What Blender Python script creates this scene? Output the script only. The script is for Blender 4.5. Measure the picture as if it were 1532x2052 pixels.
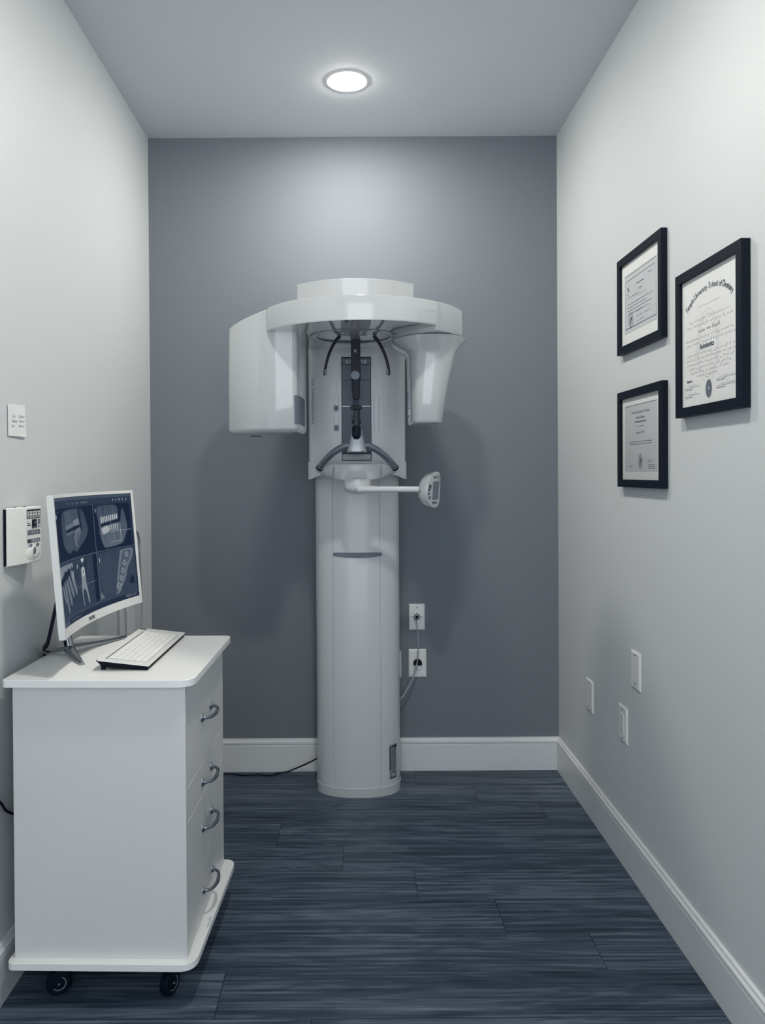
import bpy, bmesh, math, random
import numpy as np
from mathutils import Vector, Matrix

random.seed(7)
for _o in list(bpy.data.objects):
    bpy.data.objects.remove(_o, do_unlink=True)
S = bpy.context.scene
COL = S.collection

# ------------------------------------------------------------------ camera, world, exposure
W, H, F = 1532.0, 2052.0, 1539.0
DIST = 3.329                      # camera to back wall
EYE = 1.289
PITCH, ROLL = math.radians(0.45), math.radians(0.36)
cam_d = bpy.data.cameras.new('camera')
cam = bpy.data.objects.new('camera', cam_d)
COL.objects.link(cam)
cam_d.sensor_fit = 'VERTICAL'
cam_d.sensor_height = 36.0
cam_d.lens = 36.0 * F / H
AX, AY = 706.0, 949.0 + F * math.tan(PITCH)      # optical axis in the frame
cam_d.shift_x = (W / 2 - AX) / H
cam_d.shift_y = -(H / 2 - AY) / H
cam_d.clip_start = 0.05
cam.location = (0.0, -DIST, EYE)
CR = Matrix.Rotation(math.radians(90) - PITCH, 3, 'X') @ Matrix.Rotation(-ROLL, 3, 'Z')
cam.rotation_euler = CR.to_euler()
S.camera = cam

world = bpy.data.worlds.new('world')
S.world = world
world.use_nodes = True
world.node_tree.nodes['Background'].inputs['Color'].default_value = (0.87, 0.935, 1.0, 1)
world.node_tree.nodes['Background'].inputs['Strength'].default_value = 2.25
S.view_settings.view_transform = 'Standard'
S.view_settings.look = 'None'
S.view_settings.gamma = 1.0
S.view_settings.use_curve_mapping = False
S.view_settings.exposure = 0.10
LIGHT_BACK = 368.0        # radiance of the lens of the ceiling light in view
LIGHT_FRONT = 395.0       # radiance of the one over the camera
LIGHT_COL = (1.0, 0.955, 0.87)


def ray(px, py):
    return CR @ Vector(((px - AX) / F, -(py - AY) / F, -1.0))


def hit(px, py, axis, val):
    d = ray(px, py)
    t = (val - cam.location[axis]) / d[axis]
    return Vector(cam.location) + d * t


def PY(px, py, y): return hit(px, py, 1, y)
def PX(px, py, x): return hit(px, py, 0, x)
def PZ(px, py, z): return hit(px, py, 2, z)


# ------------------------------------------------------------------ helpers
def lin(c):
    r = []
    for v in c:
        v = v / 255.0
        r.append(v / 12.92 if v <= 0.04045 else ((v + 0.055) / 1.055) ** 2.4)
    return tuple(r) + (1.0,)


def mat(name, col, rough=0.5, metal=0.0, coat=0.0, bump=0.0, bscale=60.0, spec=0.5, vary=0.0):
    m = bpy.data.materials.new(name)
    m.use_nodes = True
    nt = m.node_tree
    b = nt.nodes['Principled BSDF']
    c = lin(col)
    b.inputs['Base Color'].default_value = c
    b.inputs['Roughness'].default_value = rough
    b.inputs['Metallic'].default_value = metal
    b.inputs['Coat Weight'].default_value = coat
    b.inputs['Coat Roughness'].default_value = 0.03
    b.inputs['Specular IOR Level'].default_value = spec
    tc = nt.nodes.new('ShaderNodeTexCoord')
    n = nt.nodes.new('ShaderNodeTexNoise')
    n.inputs['Scale'].default_value = bscale
    n.inputs['Detail'].default_value = 4
    nt.links.new(tc.outputs['Object'], n.inputs['Vector'])
    if bump:
        bp = nt.nodes.new('ShaderNodeBump')
        bp.inputs['Strength'].default_value = bump
        bp.inputs['Distance'].default_value = 0.002
        nt.links.new(n.outputs['Fac'], bp.inputs['Height'])
        nt.links.new(bp.outputs['Normal'], b.inputs['Normal'])
    if vary:
        mx = nt.nodes.new('ShaderNodeMix')
        mx.data_type = 'RGBA'
        mx.inputs[6].default_value = tuple(v * (1 - vary) for v in c[:3]) + (1,)
        mx.inputs[7].default_value = tuple(min(1, v * (1 + vary)) for v in c[:3]) + (1,)
        n2 = nt.nodes.new('ShaderNodeTexNoise')
        n2.inputs['Scale'].default_value = 2.5
        n2.inputs['Detail'].default_value = 5
        nt.links.new(tc.outputs['Object'], n2.inputs['Vector'])
        nt.links.new(n2.outputs['Fac'], mx.inputs[0])
        nt.links.new(mx.outputs[2], b.inputs['Base Color'])
    return m


def emis(name, col, strength):
    m = bpy.data.materials.new(name)
    m.use_nodes = True
    nt = m.node_tree
    b = nt.nodes['Principled BSDF']
    b.inputs['Base Color'].default_value = (0.6, 0.6, 0.6, 1)
    b.inputs['Emission Color'].default_value = tuple(col) + (1,)
    b.inputs['Emission Strength'].default_value = strength
    return m


ORG = {}


def finish(o, label=None, cat=None, group=None, kind=None):
    if label: o['label'] = label
    if cat: o['category'] = cat
    if group: o['group'] = group
    if kind: o['kind'] = kind
    return o


def empty(name, loc, label, cat, group=None):
    o = bpy.data.objects.new(name, None)
    o.empty_display_size = 0.05
    COL.objects.link(o)
    o.location = loc
    ORG[o.name] = Vector(loc)
    return finish(o, label, cat, group)


def obj(name, bm, mats, parent=None, smooth=True, bevel=0.0, seg=2, ang=35, recalc=True, sub=0):
    if not isinstance(mats, (list, tuple)): mats = [mats]
    if recalc: bmesh.ops.recalc_face_normals(bm, faces=bm.faces)
    vs = [v.co for v in bm.verts]
    lo = Vector([min(v[i] for v in vs) for i in range(3)])
    hi = Vector([max(v[i] for v in vs) for i in range(3)])
    org = Vector(((lo.x + hi.x) / 2, (lo.y + hi.y) / 2, lo.z))
    bmesh.ops.translate(bm, verts=bm.verts, vec=-org)
    me = bpy.data.meshes.new(name)
    bm.to_mesh(me)
    bm.free()
    for m in mats: me.materials.append(m)
    if smooth:
        me.shade_smooth()
        me.set_sharp_from_angle(angle=math.radians(ang))
    o = bpy.data.objects.new(name, me)
    COL.objects.link(o)
    ORG[o.name] = org
    if parent is not None:
        o.parent = parent
        o.location = org - ORG[parent.name]
    else:
        o.location = org
    if bevel:
        md = o.modifiers.new('bevel', 'BEVEL')
        md.width = bevel
        md.segments = seg
        md.limit_method = 'ANGLE'
        md.angle_limit = math.radians(38)
        md.harden_normals = False
    return o


def box(bm, x0, x1, y0, y1, z0, z1, mi=0, T=None):
    P = [(x, y, z) for z in (z0, z1) for y in (y0, y1) for x in (x0, x1)]
    if T: P = [T(*p) for p in P]
    v = [bm.verts.new(p) for p in P]
    for f in ((0, 2, 3, 1), (4, 5, 7, 6), (0, 1, 5, 4), (2, 6, 7, 3), (0, 4, 6, 2), (1, 3, 7, 5)):
        bm.faces.new([v[i] for i in f]).material_index = mi


def loft(bm, secs, cap=True, mi=0, close=True):
    rings = [[bm.verts.new(p) for p in s] for s in secs]
    n = len(rings[0])
    for a, b in zip(rings[:-1], rings[1:]):
        for i in range(n if close else n - 1):
            j = (i + 1) % n
            bm.faces.new((a[i], a[j], b[j], b[i])).material_index = mi
    if cap:
        bm.faces.new(rings[0][::-1]).material_index = mi
        bm.faces.new(rings[-1]).material_index = mi
    return rings


def prism(bm, plan, z0, z1, mi=0, T=None):
    f = T if T else (lambda x, y, z: (x, y, z))
    loft(bm, [[f(x, y, z0) for x, y in plan], [f(x, y, z1) for x, y in plan]], mi=mi)


def smooth_path(pts, n=8):
    pts = [Vector(p) for p in pts]
    out = []
    for i in range(len(pts) - 1):
        p0 = pts[max(i - 1, 0)]; p1 = pts[i]; p2 = pts[i + 1]; p3 = pts[min(i + 2, len(pts) - 1)]
        for k in range(n):
            t = k / n
            out.append(0.5 * ((2 * p1) + (p2 - p0) * t + (2 * p0 - 5 * p1 + 4 * p2 - p3) * t * t + (3 * p1 - p0 - 3 * p2 + p3) * t ** 3))
    out.append(pts[-1])
    return out


def tube(bm, pts, rad, seg=12, mi=0, flat=1.0, up=None):
    n = len(pts)
    if not isinstance(rad, (list, tuple)): rad = [rad] * n
    if len(rad) != n:
        rad = [float(np.interp(i / (n - 1), np.linspace(0, 1, len(rad)), rad)) for i in range(n)]
    secs = []
    ref = Vector(up) if up else None
    prev = None
    for i, p in enumerate(pts):
        t = (pts[min(i + 1, n - 1)] - pts[max(i - 1, 0)]).normalized()
        if ref is None:
            r = Vector((0, 0, 1)) if abs(t.z) < 0.9 else Vector((1, 0, 0))
        else:
            r = ref
        if prev is not None and up is None: r = prev
        a = (r - t * r.dot(t)).normalized()
        prev = a
        b = t.cross(a)
        secs.append([p + (a * math.cos(u) + b * math.sin(u) * flat) * rad[i] for u in [2 * math.pi * k / seg for k in range(seg)]])
    loft(bm, secs, mi=mi)


def cyl(bm, p0, p1, r0, r1=None, seg=24, mi=0):
    if r1 is None: r1 = r0
    tube(bm, [Vector(p0), Vector(p1)], [r0, r1], seg, mi)


def lathe(bm, prof, c, axis='Z', seg=48, mi=0, cap=True):
    secs = []
    for r, h in prof:
        s = []
        for k in range(seg):
            a = 2 * math.pi * k / seg
            if axis == 'Z': s.append((c[0] + r * math.cos(a), c[1] + r * math.sin(a), c[2] + h))
            elif axis == 'X': s.append((c[0] + h, c[1] + r * math.cos(a), c[2] + r * math.sin(a)))
            else: s.append((c[0] + r * math.cos(a), c[1] + h, c[2] + r * math.sin(a)))
        secs.append(s)
    loft(bm, secs, cap=cap, mi=mi)


def se(t, e):
    c, s = math.cos(t), math.sin(t)
    return math.copysign(abs(c) ** (2 / e), c), math.copysign(abs(s) ** (2 / e), s)


def sell(cx, cy, rx, ry, e=2.0, n=48):
    return [(cx + rx * se(2 * math.pi * k / n, e)[0], cy + ry * se(2 * math.pi * k / n, e)[1]) for k in range(n)]


def round_poly(pts, r, n=6):
    out = []
    m = len(pts)
    if not isinstance(r, (list, tuple)): r = [r] * m
    for i in range(m):
        p = Vector(pts[i]).to_2d(); a = Vector(pts[i - 1]).to_2d(); b = Vector(pts[(i + 1) % m]).to_2d()
        da = (a - p); db = (b - p)
        rr = min(r[i], da.length * 0.49, db.length * 0.49)
        if rr <= 0:
            out.append((p.x, p.y)); continue
        s = p + da.normalized() * rr; e = p + db.normalized() * rr
        for k in range(n + 1):
            t = k / n
            q = s * (1 - t) ** 2 + p * 2 * t * (1 - t) + e * t * t
            out.append((q.x, q.y))
    return out


def inset(poly, d):
    c = Vector((sum(p[0] for p in poly) / len(poly), sum(p[1] for p in poly) / len(poly)))
    sx = max(abs(p[0] - c.x) for p in poly); sy = max(abs(p[1] - c.y) for p in poly)
    return [(c.x + (p[0] - c.x) * (1 - d / sx), c.y + (p[1] - c.y) * (1 - d / sy)) for p in poly]


_txt = {}


def text(bm, s, size, org, xd, yd, mi=0, align='CENTER', sx=1.0, bold=0.0, space=1.0):
    """flat lettering added to bm; org is the middle of the line's baseline"""
    cu = bpy.data.curves.new('t', 'FONT')
    cu.body = s
    cu.size = size
    cu.align_x = align
    cu.offset = bold
    cu.space_character = space
    cu.resolution_u = 3
    o = bpy.data.objects.new('t', cu)
    COL.objects.link(o)
    bpy.context.view_layer.update()
    dg = bpy.context.evaluated_depsgraph_get()
    me = bpy.data.meshes.new_from_object(o.evaluated_get(dg))
    xd = Vector(xd); yd = Vector(yd); org = Vector(org)
    vs = [bm.verts.new(org + xd * v.co.x * sx + yd * v.co.y) for v in me.vertices]
    for p in me.polygons:
        try:
            bm.faces.new([vs[i] for i in p.vertices]).material_index = mi
        except ValueError:
            pass
    bpy.data.objects.remove(o, do_unlink=True)
    bpy.data.curves.remove(cu)
    bpy.data.meshes.remove(me)


def quad(bm, org, xd, yd, x0, x1, y0, y1, mi=0):
    org, xd, yd = Vector(org), Vector(xd), Vector(yd)
    bm.faces.new([bm.verts.new(org + xd * a + yd * b) for a, b in ((x0, y0), (x1, y0), (x1, y1), (x0, y1))]).material_index = mi


def stroke(bm, org, xd, yd, pts, w, mi=0):
    """flat ink line through pts (u,v)"""
    org, xd, yd = Vector(org), Vector(xd), Vector(yd)
    L = []
    for i, p in enumerate(pts):
        a = Vector(pts[max(i - 1, 0)]); b = Vector(pts[min(i + 1, len(pts) - 1)])
        t = (b - a).normalized() if (b - a).length > 0 else Vector((1, 0))
        nrm = Vector((-t.y, t.x)) * w / 2
        L.append((Vector(p) + nrm, Vector(p) - nrm))
    V = [[bm.verts.new(org + xd * q.x + yd * q.y) for q in pr] for pr in L]
    for a, b in zip(V[:-1], V[1:]):
        bm.faces.new((a[0], a[1], b[1], b[0])).material_index = mi


def scrawl(bm, org, xd, yd, x0, x1, y, amp, w, rnd, mi=0, wl=None):
    """a line of joined handwriting too small to read"""
    n = int((x1 - x0) / (amp * 0.45))
    pts = []
    up = 1
    for i in range(n + 1):
        x = x0 + (x1 - x0) * i / n
        if rnd.random() < 0.13 and len(pts) > 2:
            stroke(bm, org, xd, yd, pts, w, mi); pts = []
            continue
        a = amp * (0.5 if rnd.random() < 0.75 else rnd.choice((1.1, -0.4, 1.0)))
        pts.append((x + amp * 0.1 * up, y + (a if up > 0 else 0)))
        up = -up
    if len(pts) > 2: stroke(bm, org, xd, yd, pts, w, mi)


def circle_line(bm, org, xd, yd, cx, cy, rx, ry, w, mi=0, n=40):
    stroke(bm, org, xd, yd, [(cx + rx * math.cos(2 * math.pi * k / n), cy + ry * math.sin(2 * math.pi * k / n)) for k in range(n + 1)], w, mi)


def disc(bm, org, xd, yd, cx, cy, rx, ry, mi=0, n=32):
    org, xd, yd = Vector(org), Vector(xd), Vector(yd)
    bm.faces.new([bm.verts.new(org + xd * (cx + rx * math.cos(2 * math.pi * k / n)) + yd * (cy + ry * math.sin(2 * math.pi * k / n))) for k in range(n)]).material_index = mi


# ------------------------------------------------------------------ materials
M = {}
M['wall'] = mat('wall_paint', (203, 207, 209), 0.55, bump=0.12, bscale=220, spec=0.35)
M['slate'] = mat('slate_wall_paint', (115, 122, 130), 0.75, bump=0.12, bscale=220, spec=0.2)
M['ceil'] = mat('ceiling_paint', (201, 205, 210), 0.8, bump=0.08, bscale=200, spec=0.2)
M['trim'] = mat('trim_paint', (214, 217, 219), 0.32, vary=0.05)
M['shell'] = mat('glossy_white_shell', (189, 192, 194), 0.12, coat=1.0)
M['shell_matte'] = mat('satin_white_shell', (198, 201, 204), 0.28, coat=0.25)
M['seam'] = mat('seam_grey', (92, 102, 116), 0.6)
M['ink'] = mat('grey_print', (92, 101, 114), 0.5)
M['slot'] = mat('slot_grey', (104, 113, 126), 0.5)
M['black'] = mat('navy_black_plastic', (7, 17, 34), 0.4, spec=0.22)
M['gloss_black'] = mat('navy_black_gloss', (7, 17, 34), 0.12, coat=0.3, spec=0.3)
M['knob'] = mat('grey_plastic', (112, 120, 132), 0.45)
M['silver'] = mat('silver_plastic', (150, 155, 161), 0.26, metal=0.45)
M['bar'] = mat('dark_grey_bar', (118, 126, 138), 0.2, metal=0.6)
M['window'] = mat('dark_window', (54, 68, 88), 0.25, coat=0.25, spec=0.2, vary=0.25)
M['window_hi'] = mat('light_window', (122, 131, 142), 0.2, coat=0.2)
M['window_text'] = mat('light_lettering', (205, 209, 212), 0.4)
M['cab'] = mat('cabinet_laminate', (214, 215, 215), 0.34, bump=0.03, bscale=300)
M['cab_edge'] = mat('cabinet_edge', (236, 237, 236), 0.3)
M['chrome'] = mat('brushed_nickel', (150, 156, 164), 0.22, metal=1.0)
M['chrome_dark'] = mat('dark_chrome', (158, 164, 172), 0.16, metal=1.0)
M['dark'] = mat('dark_rubber', (6, 15, 30), 0.6, spec=0.15)
M['bezel'] = mat('white_bezel', (232, 232, 230), 0.25, coat=0.2)
M['key'] = mat('white_keys', (238, 238, 235), 0.4)
M['keybed'] = mat('key_gap', (168, 172, 178), 0.6)
M['paper'] = mat('paper', (226, 228, 228), 0.7)
M['sheet'] = mat('certificate_sheet', (196, 200, 204), 0.6)
M['frame'] = mat('black_frame', (6, 16, 32), 0.45, spec=0.2)
M['inkd'] = mat('dark_ink', (48, 60, 80), 0.6)
M['inkm'] = mat('mid_ink', (104, 113, 126), 0.6)
M['inkl'] = mat('pale_ink', (172, 178, 184), 0.6)
M['plate'] = mat('plate_plastic', (222, 224, 224), 0.3)
M['cord'] = mat('grey_cord', (150, 156, 164), 0.4)
M['cordb'] = mat('black_cord', (8, 18, 35), 0.5, spec=0.2)


def glass_mat():
    m = bpy.data.materials.new('picture_glass')
    m.use_nodes = True
    nt = m.node_tree
    nt.nodes.clear()
    out = nt.nodes.new('ShaderNodeOutputMaterial')
    tr = nt.nodes.new('ShaderNodeBsdfTransparent')
    gl = nt.nodes.new('ShaderNodeBsdfGlossy')
    gl.inputs['Roughness'].default_value = 0.03
    fr = nt.nodes.new('ShaderNodeFresnel')
    fr.inputs['IOR'].default_value = 1.12
    mx = nt.nodes.new('ShaderNodeMixShader')
    nt.links.new(fr.outputs[0], mx.inputs[0])
    nt.links.new(tr.outputs[0], mx.inputs[1])
    nt.links.new(gl.outputs[0], mx.inputs[2])
    nt.links.new(mx.outputs[0], out.inputs[0])
    return m


M['glass'] = glass_mat()


def floor_mat():
    m = bpy.data.materials.new('vinyl_plank_floor')
    m.use_nodes = True
    nt = m.node_tree
    b = nt.nodes['Principled BSDF']
    N, L = nt.nodes.new, nt.links.new

    def math_(op, a, bb=None, c=None):
        n = N('ShaderNodeMath'); n.operation = op
        for i, v in enumerate((a, bb, c)):
            if v is None: continue
            if isinstance(v, (int, float)): n.inputs[i].default_value = v
            else: L(v, n.inputs[i])
        return n.outputs[0]
    tc = N('ShaderNodeTexCoord')
    geo = N('ShaderNodeNewGeometry')
    sp = N('ShaderNodeSeparateXYZ')
    L(geo.outputs['Position'], sp.inputs[0])
    X, Y = sp.outputs[0], sp.outputs[1]
    PW, PL = 0.169, 1.22
    Y0 = -0.1712                                  # a long seam
    v = math_('DIVIDE', math_('SUBTRACT', Y, Y0), PW)
    row = math_('FLOOR', v)
    fv = math_('SUBTRACT', v, row)
    # row index counted towards the camera is negative; joints step along x
    off = math_('ADD', math_('MULTIPLY', row, -0.231), -0.964)
    u = math_('DIVIDE', math_('SUBTRACT', X, off), PL)
    col = math_('FLOOR', u)
    fu = math_('SUBTRACT', u, col)
    idn = math_('ADD', math_('MULTIPLY', row, 7.13), math_('MULTIPLY', col, 3.71))
    wn = N('ShaderNodeTexWhiteNoise'); wn.noise_dimensions = '1D'
    L(idn, wn.inputs['W'])
    rnd = wn.outputs['Value']
    # warped, stretched grain
    cmb = N('ShaderNodeCombineXYZ')
    L(math_('MULTIPLY', X, 1.1), cmb.inputs[0])
    L(math_('MULTIPLY', Y, 9.0), cmb.inputs[1])
    L(math_('MULTIPLY', rnd, 40.0), cmb.inputs[2])
    n1 = N('ShaderNodeTexNoise'); n1.inputs['Scale'].default_value = 1.6; n1.inputs['Detail'].default_value = 3
    n1.inputs['Distortion'].default_value = 0.6
    L(cmb.outputs[0], n1.inputs['Vector'])
    rings = math_('MULTIPLY', n1.outputs['Fac'], 11.0)
    rings = math_('ADD', math_('MULTIPLY', math_('SINE', math_('MULTIPLY', rings, 3.6)), 0.5), 0.5)
    cm2 = N('ShaderNodeCombineXYZ')
    L(math_('MULTIPLY', X, 1.6), cm2.inputs[0])
    L(math_('MULTIPLY', Y, 75.0), cm2.inputs[1])
    L(math_('MULTIPLY', rnd, 17.0), cm2.inputs[2])
    n2 = N('ShaderNodeTexNoise'); n2.inputs['Scale'].default_value = 1.4; n2.inputs['Detail'].default_value = 5
    L(cm2.outputs[0], n2.inputs['Vector'])
    cm3 = N('ShaderNodeCombineXYZ')
    L(math_('MULTIPLY', X, 1.0), cm3.inputs[0])
    L(math_('MULTIPLY', Y, 14.0), cm3.inputs[1])
    L(math_('MULTIPLY', rnd, 31.0), cm3.inputs[2])
    n3 = N('ShaderNodeTexNoise'); n3.inputs['Scale'].default_value = 1.3; n3.inputs['Detail'].default_value = 4
    L(cm3.outputs[0], n3.inputs['Vector'])
    g = math_('ADD', math_('MULTIPLY', rings, 0.12), math_('MULTIPLY', n2.outputs['Fac'], 0.78))
    g = math_('ADD', g, math_('MULTIPLY', n3.outputs['Fac'], 0.55))
    g = math_('ADD', g, math_('MULTIPLY', math_('SUBTRACT', rnd, 0.5), 0.10))
    g = math_('SUBTRACT', g, 0.20)
    cr = N('ShaderNodeValToRGB')
    e = cr.color_ramp.elements
    e[0].position = 0.22; e[0].color = lin((25, 37, 50))
    e[1].position = 0.86; e[1].color = lin((116, 128, 140))
    k = cr.color_ramp.elements.new(0.5); k.color = lin((62, 75, 91))
    L(g, cr.inputs[0])
    # seams
    ev = math_('MINIMUM', fv, math_('SUBTRACT', 1.0, fv))
    eu = math_('MINIMUM', fu, math_('SUBTRACT', 1.0, fu))
    sv = math_('LESS_THAN', ev, 0.006)
    su = math_('LESS_THAN', eu, 0.0011)
    sm = math_('MAXIMUM', sv, su)
    mx = N('ShaderNodeMix'); mx.data_type = 'RGBA'
    L(math_('MULTIPLY', sm, 0.75), mx.inputs[0])
    L(cr.outputs[0], mx.inputs[6])
    mx.inputs[7].default_value = lin((14, 24, 40))
    L(mx.outputs[2], b.inputs['Base Color'])
    b.inputs['Roughness'].default_value = 0.42
    b.inputs['Specular IOR Level'].default_value = 0.3
    bp = N('ShaderNodeBump'); bp.inputs['Strength'].default_value = 0.2; bp.inputs['Distance'].default_value = 0.001
    L(math_('SUBTRACT', g, math_('MULTIPLY', sm, 1.0)), bp.inputs['Height'])
    L(bp.outputs['Normal'], b.inputs['Normal'])
    return m


M['floor'] = floor_mat()

# ------------------------------------------------------------------ room
XL, XR, ZC, YF = -0.874, 0.890, 2.743, -4.4


def slab(name, x0, x1, y0, y1, z0, z1, m):
    bm = bmesh.new(); box(bm, x0, x1, y0, y1, z0, z1)
    return finish(obj(name, bm, m, smooth=False), kind='structure')


slab('floor', XL - 0.1, XR + 0.1, YF, 0.1, -0.1, 0.0, M['floor'])
slab('ceiling', XL - 0.1, XR + 0.1, YF, 0.1, ZC, ZC + 0.1, M['ceil'])
slab('wall_back', XL, XR, 0.0, 0.1, 0.0, ZC, M['slate'])
slab('wall_left', XL - 0.1, XL, YF, 0.1, 0.0, ZC, M['wall'])
slab('wall_right', XR, XR + 0.1, YF, 0.1, 0.0, ZC, M['wall'])

BASE = [(0.0, 0.0), (0.0135, 0.0), (0.0135, 0.112), (0.0115, 0.114), (0.0115, 0.117), (0.0150, 0.120), (0.0150, 0.128), (0.0095, 0.133),
        (0.0080, 0.139), (0.0, 0.141)]


def baseboard(name, f, a, b):
    bm = bmesh.new()
    loft(bm, [[f(d, s, z) for d, z in BASE] for s in (a, b)])
    return finish(obj(name, bm, M['trim'], smooth=False), kind='structure')


baseboard('baseboard_back', lambda d, s, z: (s, -d, z), XL, XR)
baseboard('baseboard_left', lambda d, s, z: (XL + d, s, z), YF, 0.0)
baseboard('baseboard_right', lambda d, s, z: (XR - d, s, z), YF, 0.0)

# ------------------------------------------------------------------ ceiling lights
LENS_B = emis('lit_lens_back', LIGHT_COL, LIGHT_BACK)
LENS_F = emis('lit_lens_front', LIGHT_COL, LIGHT_FRONT)


def ceiling_light(x, y, lens_m, label):
    t = empty('ceiling_light', (x, y, ZC), label, 'ceiling light', 'recessed ceiling lights')
    bm = bmesh.new()
    lathe(bm, [(0.0625, 0.0), (0.0645, -0.0022), (0.075, -0.0024), (0.081, -0.0012), (0.0825, 0.0)], (x, y, ZC), cap=False)
    obj('trim_ring', bm, M['plate'], t, recalc=False)
    bm = bmesh.new()
    lathe(bm, [(0.0640, -0.0020), (0.060, -0.0050), (0.036, -0.0082), (0.004, -0.0092)], (x, y, ZC))
    obj('lens', bm, lens_m, t)
    return t


lp = PZ(695, 163, ZC)
ceiling_light(lp.x, lp.y, LENS_B, 'lit round recessed ceiling light with white trim ring above the imaging machine')
ceiling_light(0.05, -1.85, LENS_F, 'lit round recessed ceiling light nearer the entrance, behind the one above the machine')

# ------------------------------------------------------------------ imaging machine
MX = 0.0185
mach = empty('dental_xray_machine', (MX, -0.16, 0.0), 'tall glossy white panoramic dental x-ray machine standing against the slate back wall', 'x-ray machine')


def col_front(x):
    u = min(1.0, abs((x - MX) / 0.171))
    return -0.17 - 0.116 * (1 - u ** 2.3) ** (1 / 2.3)


def col_plan(grow=0.0, notch=True):
    pts = []
    xs = [MX - 0.171 * math.cos(math.pi * k / 60) for k in range(61)]
    nx = [PY(668, 1300, -0.27).x, PY(761.5, 1300, -0.27).x]
    if notch:
        for n0 in nx: xs += [n0 - 0.0015, n0 - 0.0013, n0 + 0.0013, n0 + 0.0015]
    xs.sort()
    for x in xs:
        y = col_front(x)
        if notch and any(abs(x - n0) < 0.0014 for n0 in nx): y += 0.0035
        pts.append((x, y))
    c = MX
    pts = [(c + (x - c) * (1 + grow / 0.171), y - grow) for x, y in pts]
    return [(pts[0][0], -0.016)] + pts + [(pts[-1][0], -0.016)]


bm = bmesh.new()
prism(bm, col_plan(), 0.030, 1.86)
column = obj('column', bm, M['shell_matte'], mach, ang=25)
bm = bmesh.new()
pl = col_plan(0.0018, False)
loft(bm, [[(x, y, 0.0) for x, y in pl], [(x, y, 0.0355) for x, y in pl], [(x, y, 0.0370) for x, y in col_plan(0.0006, False)]])
obj('base_band', bm, M['shell'], column, ang=25)


def patch(bm, fx, x0, x1, zlo, zhi, eps, n=24, mi=0, thick=0.003):
    """a strip that follows the curved front"""
    secs = []
    for i in range(n + 1):
        t = i / n
        x = x0 + (x1 - x0) * t
        y = fx(x) - eps
        a, b = zlo(t), zhi(t)
        secs.append([(x, y, a), (x, y, b), (x, y + thick, b), (x, y + thick, a)])
    loft(bm, secs, mi=mi)


a = PY(667, 1112, -0.27); b_ = PY(765, 1112, -0.27)
zc = PY(716, 1107.5, -0.285).z


def _lo(t): return zc - 0.0205 * (math.sin(math.pi * min(1, max(0, t * 0.9 + 0.05))) ** 0.28) * 0.95 - 0.002
def _hi(t): return zc - 0.002 * (0 if 0.04 < t < 0.96 else 1)


bm = bmesh.new()
patch(bm, col_front, a.x, b_.x, _lo, _hi, 0.0008, 32)
obj('grip_recess', bm, M['slot'], column)

# rating label and its round mark, low on the right of the column
bm = bmesh.new()
lx0, lx1 = 0.1408, 0.1700
zl0, zl1 = 0.060, 0.204


def lab(u0, u1, v0, v1, eps, mi):
    patch(bm, col_front, lx0 + (lx1 - lx0) * u0, lx0 + (lx1 - lx0) * u1, lambda t: zl0 + (zl1 - zl0) * v0, lambda t: zl0 + (zl1 - zl0) * v1, eps, 8, mi, 0.0008)


lab(0, 1, 0, 0.97, 0.0006, 0)
lab(0.02, 0.16, 0.25, 0.92, 0.0010, 1)
rr = random.Random(3)
for k in range(34):
    v = 0.93 - k * 0.021
    u = 0.26
    while u < 0.9:
        w_ = rr.uniform(0.06, 0.25)
        lab(u, min(0.95, u + w_), v, v + 0.011, 0.0010, 2)
        u += w_ + 0.05
for (u0, u1, v0, v1) in ((0.12, 0.95, 0.03, 0.055), (0.12, 0.95, 0.185, 0.205), (0.12, 0.2, 0.03, 0.2), (0.88, 0.95, 0.03, 0.2)):
    lab(u0, u1, v0, v1, 0.0011, 1)
lab(0.7, 0.97, 0.86, 0.96, 0.0011, 1)
lab(0.32, 0.6, 0.90, 0.94, 0.0011, 1)
mc = (PY(788.5, 1497, -0.2).x, PY(788.5, 1497, -0.2).z)
for k in range(3):
    a0 = math.radians(90 + 120 * k)
    pts = [(mc[0] + 0.0035 * math.cos(a0 + s), mc[1] + 0.0068 * math.sin(a0 + s)) for s in [math.radians(100) * q / 6 for q in range(7)]]
    for p, q in zip(pts[:-1], pts[1:]):
        yy = col_front(p[0]) - 0.0012
        dn = 0.0011
        bm.faces.new([bm.verts.new(v) for v in ((p[0] * 1.0, yy, p[1] + dn), (q[0], yy, q[1] + dn), (q[0], yy, q[1] - dn), (p[0], yy, p[1] - dn))]).material_index = 1
finish(obj('rating_label', bm, [M['cord'], M['black'], M['inkd']], column, smooth=False), 'grey rating label with fine print')

# carriage housing
HX = (PY(618.5, 800, -0.33).x + PY(811, 800, -0.33).x) / 2
HW = (PY(811, 800, -0.33).x - PY(618.5, 800, -0.33).x) / 2


def hous_front(x, hw=None, d=0.062):
    hw = hw or HW
    u = min(1.0, abs((x - HX) / hw))
    return -0.328 - d * (1 - u ** 3.2) ** (1 / 3.2)


def hous_plan(hw, yb=-0.06, n=48):
    p = []
    for k in range(n + 1):
        x = HX - hw * math.cos(math.pi * k / n)
        p.append((x, hous_front(x, hw)))
    return [(p[0][0], yb)] + p + [(p[-1][0], yb)]


zh0 = PY(714, 925.5, -0.39).z
bm = bmesh.new()
prism(bm, hous_plan(HW), zh0, 1.86)
hous = obj('carriage_housing', bm, M['shell_matte'], mach, ang=25)

YH = -0.3905


def zz(py): return PY(714, py, YH).z
def xx(px, py=820): return PY(px, py, YH).x


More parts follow.
